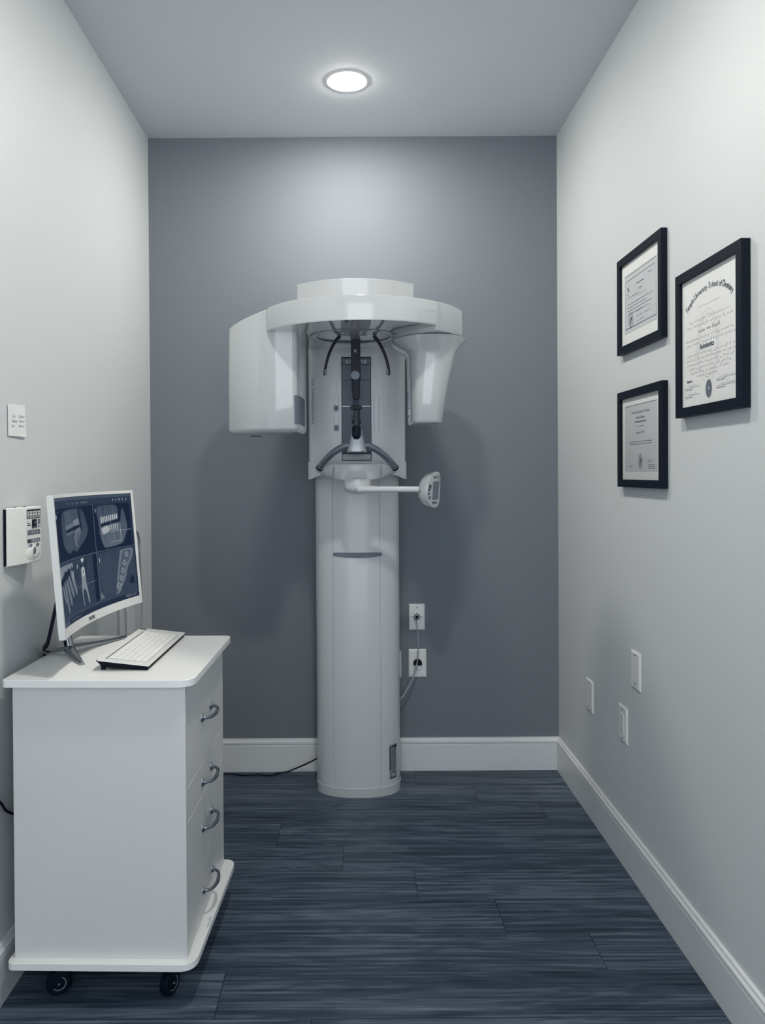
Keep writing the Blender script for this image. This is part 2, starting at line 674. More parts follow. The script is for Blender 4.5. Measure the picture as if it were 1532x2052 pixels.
bm = bmesh.new()
wx0, wx1 = PY(684, 820, YH).x, PY(743.5, 820, YH).x
yw = YH - 0.0005
# rim, panes
box(bm, wx0, wx1, yw - 0.0008, yw + 0.01, zz(923.5), zz(715.5), 0)
box(bm, wx0 + 0.0025, wx1 - 0.0025, yw - 0.0016, yw, zz(729.5), zz(718), 2)
box(bm, wx0 + 0.0025, wx1 - 0.0025, yw - 0.0014, yw, zz(761), zz(731), 2)  # upper pane: lighter grey painted in for reflections on the glass
box(bm, wx0 + 0.0025, wx1 - 0.0025, yw - 0.0016, yw, zz(813), zz(762), 1)
box(bm, wx0 + 0.0025, wx1 - 0.0025, yw - 0.0020, yw, zz(815.2), zz(813.4), 3)
box(bm, wx0 + 0.0025, wx1 - 0.0025, yw - 0.0016, yw, zz(908), zz(816), 1)
box(bm, wx0 + 0.0025, wx1 - 0.0025, yw - 0.0016, yw, zz(921.5), zz(910), 4)
win = finish(obj('front_window', bm, [M['black'], M['window'], M['slot'], M['shell'], M['window_hi']], hous, smooth=False), 'dark glossy window strip')
bm = bmesh.new()
text(bm, 'sirona', 0.0290, ((wx0 + wx1) / 2, yw - 0.0024, zz(728.4)), (1, 0, 0), (0, 0, 1), 0, space=1.12, bold=0.0002)
obj('lettering', bm, M['window_text'], win, smooth=False, recalc=False)
bm = bmesh.new()
cx_ = PY(625.5, 800, -0.37).x
tn = Vector((1, (hous_front(cx_ + 0.004) - hous_front(cx_ - 0.004)) / 0.008, 0)).normalized()
text(bm, 'ORTHOPHOS XG', 0.0180, (cx_ + 0.0065, hous_front(cx_ + 0.0065) - 0.0016, (zz(860) + zz(745)) / 2), (0, 0, 1), -tn, 0, space=1.22, sx=1.08)
bm.normal_update()
obj('model_lettering', bm, M['ink'], hous, smooth=False, recalc=False)


def pill(bm, x0, x1, z0, z1, y0, y1, mi=0, r=None):
    w = (x1 - x0) / 2 if r is None else r
    pl = round_poly([(x0, z0), (x1, z0), (x1, z1), (x0, z1)], w, 6)
    loft(bm, [[(x, y0, z) for x, z in pl], [(x, y1, z) for x, z in pl]], mi=mi)


for (pa, pb, ya, yb2) in ((669, 678, 789, 866), (749, 759, 789, 866)):
    bm = bmesh.new()
    pill(bm, xx(pa), xx(pb), zz(yb2), zz(ya), YH - 0.0006, YH + 0.008)
    pill(bm, xx(pa) + 0.0018, xx(pb) - 0.0018, zz(yb2) + 0.0018, zz(ya) - 0.0018, YH - 0.0014, YH - 0.0006, 1)
    obj('guide_slot', bm, [M['inkl'], M['shell_matte']], hous)
for py in (818, 857.5):
    bm = bmesh.new()
    pill(bm, xx(669), xx(677.5), zz(py + 5.5), zz(py - 5.5), YH - 0.0075, YH, 0, 0.003)
    b1 = obj('position_button', bm, M['knob'], hous, bevel=0.001)
    bm = bmesh.new()
    cyl(bm, (xx(673.3), YH - 0.0095, zz(py)), (xx(673.3), YH - 0.0075, zz(py)), 0.0027, seg=16)
    obj('button_dot', bm, M['black'], b1)

# wings at the foot of the housing
bm = bmesh.new()
z_t, z_s = zh0 + 0.001, PY(618, 961.5, -0.36).z
hw2 = HW + 0.004
front = [(-1.0, z_t), (1.0, z_t), (1.0, z_s), (0.93, z_s + 0.003), (0.84, z_s + 0.011), (0.74, z_s + 0.017), (0.6, z_s + 0.019), (-0.6, z_s + 0.019),
         (-0.74, z_s + 0.017), (-0.84, z_s + 0.011), (-0.93, z_s + 0.003), (-1.0, z_s)]
n_y = 20
pl = hous_plan(hw2, n=40)
xs_f = [p[0] for p in pl[1:-1]]


def zlow(x):
    u = abs(x - HX) / hw2
    return float(np.interp(u, [0, 0.6, 0.74, 0.84, 0.93, 1.0], [z_s + 0.020, z_s + 0.019, z_s + 0.017, z_s + 0.011, z_s + 0.003, z_s]))


secs = []
for x in xs_f:
    y = hous_front(x, hw2) - 0.003
    secs.append([(x, y, zlow(x)), (x, y, z_t - 0.002), (x, y + 0.002, z_t), (x, -0.10, z_t), (x, -0.10, zlow(x))])
loft(bm, secs)
wing = obj('housing_foot', bm, M['shell_matte'], mach, ang=30)

# shelf (boat shaped) carrying the handlebar
bm = bmesh.new()
secs = []
sx0, sx1 = PY(629, 940, -0.47).x, PY(800, 940, -0.47).x
smid = (sx0 + sx1) / 2
for i in range(41):
    u = -1 + 2 * i / 40
    x = smid + (sx1 - sx0) / 2 * u
    fy = -0.395 - 0.135 * (1 - abs(u) ** 2.0) ** 0.62 - 0.002
    k = 1 - abs(u) ** 2.2
    zt = PY(714, 928.5, -0.47).z - (1 - k) * 0.010
    zb = PY(714, 940, -0.47).z - 0.0405 * k ** 0.8 - 0.004
    ym = (fy + -0.388) / 2
    secs.append([(x, -0.385, zb + 0.004), (x, -0.385, zt), (x, fy + 0.012, zt), (x, fy + 0.003, zt - 0.002), (x, fy, zt - 0.007), (x, fy + 0.004, (zt + zb) / 2 - 0.002),
                 (x, fy + 0.020, zb + 0.003), (x, fy + 0.034, zb)])
loft(bm, secs)
tray = obj('handle_shelf', bm, M['shell_matte'], mach, ang=40)


def tray_y(x):
    u = (x - smid) / ((sx1 - sx0) / 2)
    return -0.397 - 0.135 * (1 - abs(u) ** 2.0) ** 0.62


for pxa in (667, 763.5):
    bm = bmesh.new()
    x = PY(pxa, 945, -0.52).x
    y = tray_y(x)
    box(bm, x - 0.0006, x + 0.0006, y - 0.0008, y + 0.004, PY(714, 955, -0.52).z, PY(714, 929.5, -0.52).z - 0.003)
    obj('shelf_seam', bm, M['seam'], tray, smooth=False)

# handlebar: two curved handles meeting in the chin rest
YHD = -0.575


def hp(px, py, y): return PY(px, py, y)


for side in (0, 1):
    if side == 0:
        P_ = [hp(700, 892.5, -0.592), hp(690, 894.5, -0.588), hp(672, 904, -0.575), hp(655, 919, -0.545), hp(640.5, 937.5, -0.500)]
    else:
        P_ = [hp(727, 892.5, -0.592), hp(739, 894, -0.588), hp(757, 903, -0.575), hp(775, 918, -0.545), hp(791, 937, -0.500)]
    bm = bmesh.new()
    pts = smooth_path(P_, 10)
    tube(bm, pts, [0.0125, 0.0125, 0.0125, 0.0125], 20)
    h = obj('handle', bm, M['bar'], mach, bevel=0.002)
    bm = bmesh.new()
    d = (pts[-1] - pts[-3]).normalized()
    tube(bm, [pts[-1] - d * 0.004, pts[-1] + d * 0.005], [0.0138, 0.0138], 20)
    obj('end_collar', bm, M['black'], h, bevel=0.002)

# chin rest post
bm = bmesh.new()
cxp = 714.5


def sec_at(py, hwpx, y0, y1):
    zc_ = PY(cxp, py, -0.60).z
    w = hwpx * (DIST - 0.60) / F
    xm = PY(cxp, py, -0.60).x
    return [(xm + a * w, (y0 + y1) / 2 + b * (y1 - y0) / 2, zc_) for a, b in sell(0, 0, 1, 1, 3.5, 28)]


loft(bm, [sec_at(907, 18.5, -0.615, -0.575), sec_at(905, 20.5, -0.622, -0.570), sec_at(899, 19.0, -0.622, -0.570), sec_at(888, 15.8, -0.618, -0.575),
          sec_at(872, 12.5, -0.614, -0.582), sec_at(860, 10.8, -0.612, -0.586), sec_at(858, 10.0, -0.611, -0.588)])
obj('chin_rest_post', bm, M['silver'], mach, ang=60)
bm = bmesh.new()
p = PY(700, 906, -0.60); q = PY(730, 909, -0.60)
box(bm, p.x, q.x, -0.612, -0.58, q.z, p.z)
obj('chin_rest_clip', bm, M['black'], mach, bevel=0.001)

# bite block
bm = bmesh.new()
yb_ = -0.618


def bbx(pa, pb, ya, yb2, dy=0.008, mi=0):
    a = PY(pa, ya, yb_); b = PY(pb, yb2, yb_)
    box(bm, a.x, b.x, yb_ - dy, yb_ + dy, b.z, a.z, mi)


bbx(702, 724.5, 813, 820.5, 0.010)
bbx(708, 721, 820, 857, 0.007)
bbx(705, 709, 842, 849, 0.006)
bbx(719.5, 723, 842, 849, 0.006)
bite = obj('bite_block', bm, M['black'], mach, bevel=0.0015)
bm = bmesh.new()
for k in range(7):
    a = PY(710, 825 + k * 4, yb_); b = PY(715, 826 + k * 4, yb_)
    box(bm, a.x, b.x, yb_ - 0.0076, yb_ - 0.0068, b.z, a.z)
obj('height_scale', bm, M['inkm'], bite, smooth=False)
bm = bmesh.new()
c0 = PY(713.8, 855, yb_); c1 = PY(713.8, 873, yb_); c2 = PY(713.8, 879.5, yb_)
secs = []
for z, r in ((c0.z, 0.0135), (c0.z - 0.002, 0.0155), (c1.z, 0.0155), (c2.z, 0.009)):
    secs.append([(c0.x + r * (1 + 0.05 * (k % 2)) * math.cos(2 * math.pi * k / 28), yb_ + 0.004 + r * (1 + 0.05 * (k % 2)) * math.sin(2 * math.pi * k / 28), z) for k in range(28)])
loft(bm, secs)
obj('clamp_knob', bm, M['black'], bite, ang=20)

# forehead support
zU = 1.768
fy0 = PZ(712, 680, zU).y
bm = bmesh.new()


def fbox(pa, pb, ya, yb2, y0, y1, mi=0, r=0.0):
    a = PY(pa, ya, fy0); b = PY(pb, yb2, fy0)
    pl = round_poly([(a.x, b.z), (b.x, b.z), (b.x, a.z), (a.x, a.z)], [r, r, 0, 0], 8) if r else [(a.x, b.z), (b.x, b.z), (b.x, a.z), (a.x, a.z)]
    loft(bm, [[(x, y0, z) for x, z in pl], [(x, y1, z) for x, z in pl]], mi=mi)


fbox(702.5, 722, 679, 762, fy0 - 0.006, fy0 + 0.006)
bm2 = bm
fh = obj('forehead_support', bm, M['black'], mach, bevel=0.001)
bm = bmesh.new()
fbox(706, 721, 758, 801, fy0 - 0.010, fy0 + 0.004, 0, 0.013)
obj('forehead_pad', bm, M['black'], fh, bevel=0.002)
bm = bmesh.new()
c = PY(711.5, 753, fy0)
cyl(bm, (c.x, fy0 - 0.018, c.z), (c.x, fy0 - 0.006, c.z), 0.0165, seg=32)
obj('tightening_knob', bm, M['knob'], fh, bevel=0.002)
bm = bmesh.new()
c = PY(711.5, 704, fy0)
cyl(bm, (c.x, fy0 - 0.0085, c.z), (c.x, fy0 - 0.006, c.z), 0.0060, seg=20)
obj('screw', bm, M['knob'], fh)

# temple supports
for path, pad in (([(681, 673), (672, 684), (662, 702), (655, 722), (651, 742), (649.5, 752)], (652, 746)),
                  ([(749, 673), (757, 684), (767, 702), (774, 721), (778.5, 741), (779.5, 752)], (776, 746))):
    ys = PZ(path[0][0], path[0][1], zU).y
    P_ = [PY(x, y, ys) for x, y in path]
    P_[0].z = zU - 0.0005
    bm = bmesh.new()
    tube(bm, smooth_path(P_, 8), [0.0095, 0.0085, 0.0075, 0.007, 0.0072, 0.004], 14, flat=0.7, up=(0, 1, 0))
    ts = obj('temple_support', bm, M['gloss_black'], mach)
    bm = bmesh.new()
    pc = PY(pad[0], pad[1], ys)
    secs = []
    for k in range(9):
        t = -1 + 2 * k / 8
        rr_ = math.sqrt(max(0.02, 1 - t * t))
        secs.append([(pc.x + 0.0048 * rr_ * math.cos(a_), ys - 0.004 + 0.006 * rr_ * math.sin(a_), pc.z + 0.012 * t) for a_ in [2 * math.pi * q / 14 for q in range(14)]])
    loft(bm, secs)
    obj('support_pad', bm, M['knob'], ts)

# rotating ring
RC = Vector((0.029, -0.579))
RR = 0.356


def on_ring(deg, r=RR): return (RC.x + r * math.cos(math.radians(deg)), RC.y + r * math.sin(math.radians(deg)))


zR1 = 1.846
arc = [on_ring(-152.6 + (152.6 - 43.5) * k / 48) for k in range(49)]
rplan = arc + [(0.33, -0.62), (0.24, -0.42), (0.17, -0.33), (-0.14, -0.33), (-0.24, -0.45), (-0.31, -0.60)]
bm = bmesh.new()
loft(bm, [[(x, y, zU) for x, y in inset(rplan, 0.004)], [(x, y, zU + 0.0015) for x, y in inset(rplan, 0.0015)], [(x, y, zU + 0.005) for x, y in rplan],
          [(x, y, zR1 - 0.004) for x, y in rplan], [(x, y, zR1 - 0.001) for x, y in inset(rplan, 0.0015)], [(x, y, zR1) for x, y in inset(rplan, 0.004)]])
ring = obj('rotating_ring', bm, M['shell'], mach, ang=40)
bm = bmesh.new()
dc = PZ(708, 675, zU)
lathe(bm, [(0.128, 0.001), (0.128, -0.0012), (0.151, -0.0012), (0.151, 0.001)], (dc.x, dc.y, zU), cap=False, seg=72)
bc = obj('bearing_cover', bm, M['shell'], ring, recalc=False)
for r_ in (0.1275, 0.1520):
    bm = bmesh.new()
    lathe(bm, [(r_ - 0.0011, 0.0005), (r_ - 0.0011, -0.0014), (r_ + 0.0011, -0.0014), (r_ + 0.0011, 0.0005)], (dc.x, dc.y, zU), cap=False, seg=72)
    obj('cover_groove', bm, M['seam'], bc, recalc=False, smooth=False)
bm = bmesh.new()
for (pa, py_) in ((694, 643.5),):
    q = PZ(pa, py_, zU)
    cyl(bm, (q.x, q.y, zU - 0.002), (q.x, q.y, zU + 0.001), 0.006, seg=20)
obj('screw_cap', bm, M['black'], ring)

# top cover / support arm
ap = [(-0.190, -0.62)]
for k in range(1, 24):
    t = -1 + 2 * k / 24
    ap.append((0.014 + 0.204 * t, -0.62 - 0.080 * (1 - abs(t) ** 2.4)))
ap += [(0.218, -0.62), (0.218, -0.03), (-0.190, -0.03)]
bm = bmesh.new()
zA = 1.955
loft(bm, [[(x, y, zR1 - 0.001) for x, y in ap], [(x, y, zA - 0.006) for x, y in ap], [(x, y, zA - 0.004) for x, y in inset(ap, -0.003)], [(x, y, zA) for x, y in inset(ap, -0.003)],
          [(x, y, zA + 0.001) for x, y in inset(ap, 0.004)]])
obj('support_arm', bm, M['shell'], mach, ang=30)

# detector head
dpl = round_poly([(-0.4415, -0.625), (-0.375, -0.705), (-0.285, -0.747), (-0.182, -0.740), (-0.166, -0.50), (-0.20, -0.42), (-0.40, -0.44), (-0.436, -0.50)],
                 [0.045, 0.05, 0.05, 0.022, 0.03, 0.03, 0.04, 0.04], 7)


def ztop(x): return float(np.interp(x, [-0.442, -0.285, -0.1], [1.797, 1.8435, 1.8435]))


bm = bmesh.new()
z0d = 1.440
loft(bm, [[(x, y, z0d - 0.014) for x, y in inset(dpl, 0.040)], [(x, y, z0d - 0.010) for x, y in inset(dpl, 0.018)], [(x, y, z0d - 0.002) for x, y in inset(dpl, 0.005)],
          [(x, y, z0d + 0.006) for x, y in dpl],
          [(x, y, ztop(x) - 0.004) for x, y in dpl], [(x, y, ztop(x)) for x, y in inset(dpl, 0.004)]])
det = obj('detector_head', bm, M['shell'], mach, ang=40)
bm = bmesh.new()


def dsurf(px, py):                       # point on the inner front corner
    pass


wz0, wz1 = PY(605, 852, -0.66).z, PY(605, 797, -0.66).z
cp = [(-0.1895, -0.7428), (-0.1815, -0.734), (-0.1790, -0.725), (-0.1745, -0.66), (-0.1700, -0.58)]
secs = []
for x, y in cp:
    secs.append([(x + 0.0012, y - 0.0012, wz0), (x + 0.0012, y - 0.0012, wz1), (x - 0.01, y + 0.006, wz1), (x - 0.01, y + 0.006, wz0)])
loft(bm, secs)
finish(obj('detector_window', bm, M['slot'], det, ang=50), 'dark grey detector window')
bm = bmesh.new()
q = PZ(513, 874, z0d - 0.014)
box(bm, q.x - 0.02, q.x + 0.02, q.y - 0.006, q.y + 0.006, z0d - 0.0155, z0d - 0.012)
obj('bottom_slot', bm, M['black'], det, smooth=False)

# tube head: cap, flange and tapering housing
cp = [on_ring(-46 + 46 * k / 14, 0.3575 + 0.017 * (k / 14)) for k in range(15)]
cp += [(0.400, -0.53), (0.36, -0.46), (0.28, -0.43), (0.19, -0.45), (0.145, -0.52), (0.137, -0.62), (0.16, -0.70), (0.22, -0.77)]
cpl = round_poly(cp, [0.0] + [0.0] * 13 + [0.02] + [0.03] * 8, 4)
bm = bmesh.new()
zf = 1.7525
loft(bm, [[(x, y, zf) for x, y in inset(cpl, 0.003)], [(x, y, zf + 0.003) for x, y in cpl], [(x, y, zR1 - 0.004) for x, y in cpl], [(x, y, zR1 - 0.0005) for x, y in inset(cpl, 0.004)]])
tube_cap = obj('tube_head_cap', bm, M['shell'], mach, ang=40)
bm = bmesh.new()
secs = []
for z, xa, xb, ya, yb2, e in ((zf - 0.0025, 0.1385, 0.4035, -0.787, -0.45, 2.1), (zf - 0.010, 0.142, 0.400, -0.783, -0.45, 2.1), (zf - 0.022, 0.152, 0.388, -0.775, -0.455, 2.2),
                              (zf - 0.045, 0.186, 0.366, -0.757, -0.47, 2.6), (zf - 0.058, 0.1955, 0.360, -0.750, -0.475, 3.0), (1.60, 0.1975, 0.336, -0.738, -0.49, 3.2),
                              (1.467, 0.2000, 0.3135, -0.725, -0.50, 3.4), (1.461, 0.2030, 0.311, -0.721, -0.504, 3.4), (1.4585, 0.2080, 0.305, -0.714, -0.51, 3.4)):
    secs.append([(x, y, z) for x, y in sell((xa + xb) / 2, (ya + yb2) / 2, (xb - xa) / 2, (yb2 - ya) / 2, e, 56)])
loft(bm, secs)
tubeh = obj('tube_head', bm, M['shell'], mach, ang=50)
bm = bmesh.new()
prism(bm, sell(0.271, -0.618, 0.130, 0.166, 2.1, 56), zf - 0.0030, zf + 0.0005)
obj('head_seam', bm, M['seam'], tubeh)
bm = bmesh.new()
for (ya, yb2) in ((786, 800), (801, 819), (820, 833)):
    a = PY(820.5, ya, -0.64); b = PY(824, yb2, -0.64)
    x = 0.197
    box(bm, x - 0.0012, x + 0.004, -0.66, -0.60, b.z, a.z)
obj('warning_label', bm, M['inkl'], tubeh, smooth=False)
bm = bmesh.new()
q = PZ(868, 852, 1.4585)
cyl(bm, (q.x, -0.61, 1.4565), (q.x, -0.61, 1.4605), 0.022, seg=28)
obj('bottom_cap', bm, M['inkl'], tubeh)

# control panel on its arm
YP = -0.53
bm = bmesh.new()
kz0, kz1 = PY(714, 991, YP).z, PY(714, 960, YP).z
kc = PY(716, 970, YP)
kw = (745 - 688) / 2 * (DIST + YP) / F
lathe(bm, [(kw * 0.25, kz0 - kz0), (kw * 0.75, 0.006), (kw * 0.98, 0.020), (kw, 0.028), (kw, kz1 - kz0)], (kc.x, YP + 0.052, kz0), seg=40)
kn = obj('arm_joint', bm, M['shell_matte'], mach, ang=60)
bm = bmesh.new()
p0 = PY(716, 980, YP); p1 = PY(845, 980.5, YP)
secs = []
for t in np.linspace(0, 1, 12):
    c = p0.lerp(p1, t)
    hh = 0.0115 + 0.004 * max(0, 1 - t * 3)
    dd = 0.016 + 0.012 * max(0, 1 - t * 3)
    secs.append([(c.x, c.y + 0.02 * (1 - t) + dd * a_, c.z + hh * b2) for a_, b2 in sell(0, 0, 1, 1, 3, 20)])
loft(bm, secs)
obj('panel_arm', bm, M['shell_matte'], mach, ang=50)
fc = PY(868.5, 981.5, YP - 0.02)
th = math.radians(50)
nrm = Vector((math.sin(th), -math.cos(th), 0.0))
rt = Vector((math.cos(th), math.sin(th), 0.0))
up = (Vector((0, 0, 1)) + rt * 0.07 + nrm * 0.03).normalized()
Dp = [(0.042, -0.046), (0.036, -0.056)]
for k in range(0, 25):
    a_ = math.radians(-62 - (360 - 124) * k / 24) if False else math.radians(-75 - 210 * k / 24)
    Dp.append((0.016 + 0.058 * math.cos(a_), 0.066 * math.sin(a_)))
Dp += [(0.036, 0.056), (0.042, 0.046)]
bm = bmesh.new()
secs = []
for s_, d_ in ((0.97, 0.0), (1.0, 0.0015), (1.0, 0.012), (0.97, 0.025), (0.88, 0.037), (0.72, 0.047), (0.45, 0.054)):
    secs.append([fc + rt * (u * s_) + up * (v * s_) - nrm * d_ for u, v in Dp])
loft(bm, secs)
cpan = obj('control_panel', bm, M['shell'], mach, ang=40)
bm = bmesh.new()
fo = fc + nrm * 0.0006
quad(bm, fo, rt, up, -0.006, 0.033, -0.036, 0.030)
finish(obj('panel_display', bm, M['slot'], cpan, smooth=False), 'grey display')
for (u, v, a_, b2) in ((-0.026, 0.013, 0.005, 0.0075), (-0.018, 0.013, 0.002, 0.006), (-0.030, 0.000, 0.0055, 0.0055), (-0.020, 0.004, 0.0025, 0.005), (-0.031, -0.013, 0.0055, 0.0055),
                       (-0.030, -0.028, 0.0025, 0.006), (-0.021, -0.028, 0.003, 0.006), (0.003, 0.045, 0.006, 0.004), (0.018, 0.046, 0.002, 0.004)):
    bm = bmesh.new()
    disc(bm, fo, rt, up, u, v, a_, b2)
    obj('panel_key', bm, M['inkd'], cpan, smooth=False)
bm = bmesh.new()
text(bm, 'SIRONA', 0.0085, fo + rt * 0.010 + up * -0.050, rt, up, 0, bold=0.0003)
obj('panel_lettering', bm, M['inkd'], cpan, smooth=False, recalc=False)
bm = bmesh.new()
q = PY(840.5, 984.5, YP - 0.028)
box(bm, q.x - 0.001, q.x + 0.001, q.y - 0.002, q.y + 0.006, q.z - 0.005, q.z + 0.005)
obj('panel_port', bm, M['black'], cpan, smooth=False)

# ------------------------------------------------------------------ cabinet
ZT, ZB = 0.798, 0.116            # worktop surface, top of base board
c0 = PZ(375, 1922, ZB)
CA = math.radians(-1.3)
ca, sa = math.cos(CA), math.sin(CA)


def TC(x, y, z):                 # local: x<0 to the left wall, y>0 to the back wall; origin at the near right corner of the body
    return (c0.x + x * ca - y * sa, c0.y + x * sa + y * ca, z)


BW, BD = 0.421, 0.468
cab = empty('drawer_cabinet', TC(-BW / 2, BD / 2, 0.0), 'white laminate drawer cabinet on casters standing beside the left wall', 'cabinet')
bm = bmesh.new()
box(bm, -BW, -0.018, 0.0165, BD - 0.0165, ZB, ZT - 0.018, 0, TC)
box(bm, -BW, 0.0, 0.0, 0.016, ZB, ZT - 0.018, 0, TC)
box(bm, -BW, 0.0, BD - 0.016, BD, ZB, ZT - 0.018, 0, TC)
body = obj('cabinet_body', bm, M['cab'], cab, smooth=False, bevel=0.0008)
bm = bmesh.new()
tpl = round_poly([(-BW - 0.018, -0.022), (0.024, -0.022), (0.024, BD + 0.018), (-BW - 0.018, BD + 0.018)], [0.015, 0.045, 0.022, 0.012], 8)
prism(bm, tpl, ZT - 0.018, ZT, 0, TC)
obj('worktop', bm, M['cab_edge'], cab, bevel=0.0012)
bm = bmesh.new()
bpl = round_poly([(-BW - 0.012, -0.022), (0.024, -0.022), (0.034, BD + 0.014), (-BW - 0.012, BD + 0.014)], [0.02, 0.045, 0.035, 0.012], 8)
prism(bm, bpl, ZB - 0.018, ZB, 0, TC)
bb = obj('base_board', bm, M['cab_edge'], cab, bevel=0.0012)
bm = bmesh.new()
rr = random.Random(5)
ch = [(0.0175 + rr.uniform(-0.002, 0.003), 0.13 + 0.05 * k / 8) for k in range(9)] + [(0.0235, 0.176), (0.0238, 0.135)]
loft(bm, [[TC(x, y, ZB + 0.0001) for x, y in ch], [TC(x, y, ZB + 0.0006) for x, y in ch]])
finish(obj('edge_chip', bm, M['shell_matte'], bb, smooth=False), 'worn chip along the edge')

cuts = [ZB + 0.002, 0.268, 0.440, 0.524, ZT - 0.021]
hz = [0.186, 0.352, 0.474, 0.645]
for i in range(4):
    bm = bmesh.new()
    box(bm, -0.0178, -0.0002, 0.0175, BD - 0.0175, cuts[i] + 0.0012, cuts[i + 1] - 0.0014, 0, TC)
    if i in (1, 2):
        box(bm, -0.0176, 0.0004, 0.0175, BD - 0.0175, cuts[i + 1] - 0.0024, cuts[i + 1] - 0.0012, 1, TC)
    dr = obj('drawer', bm, [M['cab'], M['cab_edge']], cab, smooth=False)
    bm = bmesh.new()
    ym, z = 0.232, hz[i]
    L_ = 0.055
    P_ = [TC(0.002, ym - L_, z), TC(0.014, ym - L_ * 0.93, z), TC(0.024, ym - L_ * 0.66, z - 0.001), TC(0.0285, ym, z - 0.002), TC(0.024, ym + L_ * 0.66, z - 0.001),
          TC(0.014, ym + L_ * 0.93, z), TC(0.002, ym + L_, z)]
    tube(bm, smooth_path(P_, 6), [0.0052, 0.0038, 0.0042, 0.0056, 0.0042, 0.0038, 0.0052], 14)
    for s_ in (-1, 1):
        secs = []
        for h_, r_ in ((0.0, 0.0085), (0.0016, 0.0085), (0.004, 0.0062), (0.008, 0.0045)):
            secs.append([TC(h_, ym + s_ * L_ + r_ * 0.9 * math.cos(q_), z + r_ * 1.45 * math.sin(q_)) for q_ in [2 * math.pi * k / 20 for k in range(20)]])
        loft(bm, secs)
    obj('drawer_handle', bm, M['chrome'], dr, ang=50)

for (lx, ly) in ((-0.332, 0.045), (-0.055, 0.045), (-0.352, BD - 0.05), (-0.055, BD - 0.05)):
    bm = bmesh.new()
    box(bm, lx - 0.022, lx + 0.022, ly - 0.022, ly + 0.022, ZB - 0.022, ZB - 0.018, 0, TC)
    box(bm, lx - 0.016, lx + 0.016, ly - 0.010, ly + 0.012, ZB - 0.052, ZB - 0.022, 0, TC)
    cs = obj('caster', bm, M['dark'], cab, bevel=0.002)
    bm = bmesh.new()
    c = Vector(TC(lx, ly, 0.0305))
    ax = Vector((0.93, -0.36, 0)) if lx > -0.2 else Vector((0.35, -0.93, 0))
    tube(bm, [c - ax * 0.011, c + ax * 0.011], 0.0303, 28)
    wh = obj('wheel', bm, M['dark'], cs, bevel=0.004)
    bm = bmesh.new()
    side = -ax if (-ax).y < 0 else ax
    k0 = c + side * 0.0118
    # bright hub rim and axle on the side facing out
    v1 = Vector((-side.y, side.x, 0)); v2 = Vector((0, 0, 1))
    secs = []
    for q_ in range(33):
        a_ = math.radians(-140 + 200 * q_ / 32)
        d_ = v1 * math.cos(a_) + v2 * math.sin(a_)
        secs.append([k0 + d_ * 0.0150, k0 + d_ * 0.0172, k0 + d_ * 0.0172 + side * 0.001, k0 + d_ * 0.0150 + side * 0.001])
    loft(bm, secs)
    tube(bm, [k0 - side * 0.001, k0 + side * 0.003], 0.0022, 14)
    obj('wheel_hub', bm, M['silver'], wh)

# ------------------------------------------------------------------ monitor
SC = 0.96
mL = Vector((-0.723 * SC, 1.918 * SC - DIST))
mR = Vector((-0.685 * SC, 2.483 * SC - DIST))
zm0 = EYE - 0.4125 * SC
zm1 = EYE - 0.0495 * SC
mw = (mR - mL).length
dir_ = (mR - mL).normalized()
nm = Vector((dir_.y, -dir_.x))                # towards the viewer of the screen
hm = (zm1 - zm0)
tilt = 0.030 * SC
SAG = 0.030


def MP(u, v, d=0.0):
    """u 0..1 along the screen, v 0..1 up, d out of the screen"""
    p = mL + dir_ * (mw * u)
    back = SAG * (1 - (2 * u - 1) ** 2)
    p = p - nm * (back + tilt * v) + nm * d
    return Vector((p.x, p.y, zm0 + hm * v + d * tilt / hm))


scr = empty('computer_monitor', (MP(0.5, 0, -0.06).x, MP(0.5, 0, -0.06).y, ZT), 'curved white computer monitor showing x-ray scans, standing on the drawer cabinet', 'monitor')
NU = 36
b_s, b_t, b_b = 0.018, 0.024, 0.068
bm = bmesh.new()
# body shell
secs = []
for i in range(NU + 1):
    u = i / NU
    bk = -0.0135 - 0.022 * math.sin(math.pi * u) ** 0.7
    secs.append([MP(u, 0.0, -0.013), MP(u, 0, -0.001), MP(u, 0.004, 0.0), MP(u, 0.996, 0), MP(u, 1, -0.001), MP(u, 1, -0.013), MP(u, 0.9, bk), MP(u, 0.1, bk)])
loft(bm, secs)
body_m = obj('monitor_casing', bm, M['bezel'], scr, ang=40)
# bezel strips in front
bm = bmesh.new()
for (v0, v1) in ((0.001, b_b), (1 - b_t, 0.999)):
    loft(bm, [[MP(i / NU, v0, 0.0), MP(i / NU, v1, 0.0), MP(i / NU, v1, 0.003), MP(i / NU, v0, 0.003)] for i in range(NU + 1)])
for (u0, u1) in ((0.0, b_s), (1 - b_s, 1.0)):
    loft(bm, [[MP(u, b_b, 0.0), MP(u, 1 - b_t, 0.0), MP(u, 1 - b_t, 0.003), MP(u, b_b, 0.003)] for u in np.linspace(u0, u1, 3)])
obj('bezel', bm, M['bezel'], scr, ang=40)
bm = bmesh.new()
o_ = MP(0.42, b_b * 0.30, 0.0036)
xd = (MP(0.47, 0.03) - MP(0.37, 0.03)).normalized(); yd = (MP(0.42, 0.5) - MP(0.42, 0.03)).normalized()
text(bm, 'VIOTEK', 0.0125, o_, xd, yd, 0, bold=0.0005)
obj('bezel_lettering', bm, M['inkd'], scr, smooth=False, recalc=False)

# the picture on the screen, painted from shapes
CW, CH = 420, 250
img = np.full((CH, CW), 0.050)
yy, xx_ = np.mgrid[0:CH, 0:CW]
U = (xx_ + 0.5) / CW
V = (yy + 0.5) / CH
rs = np.random.RandomState(4)


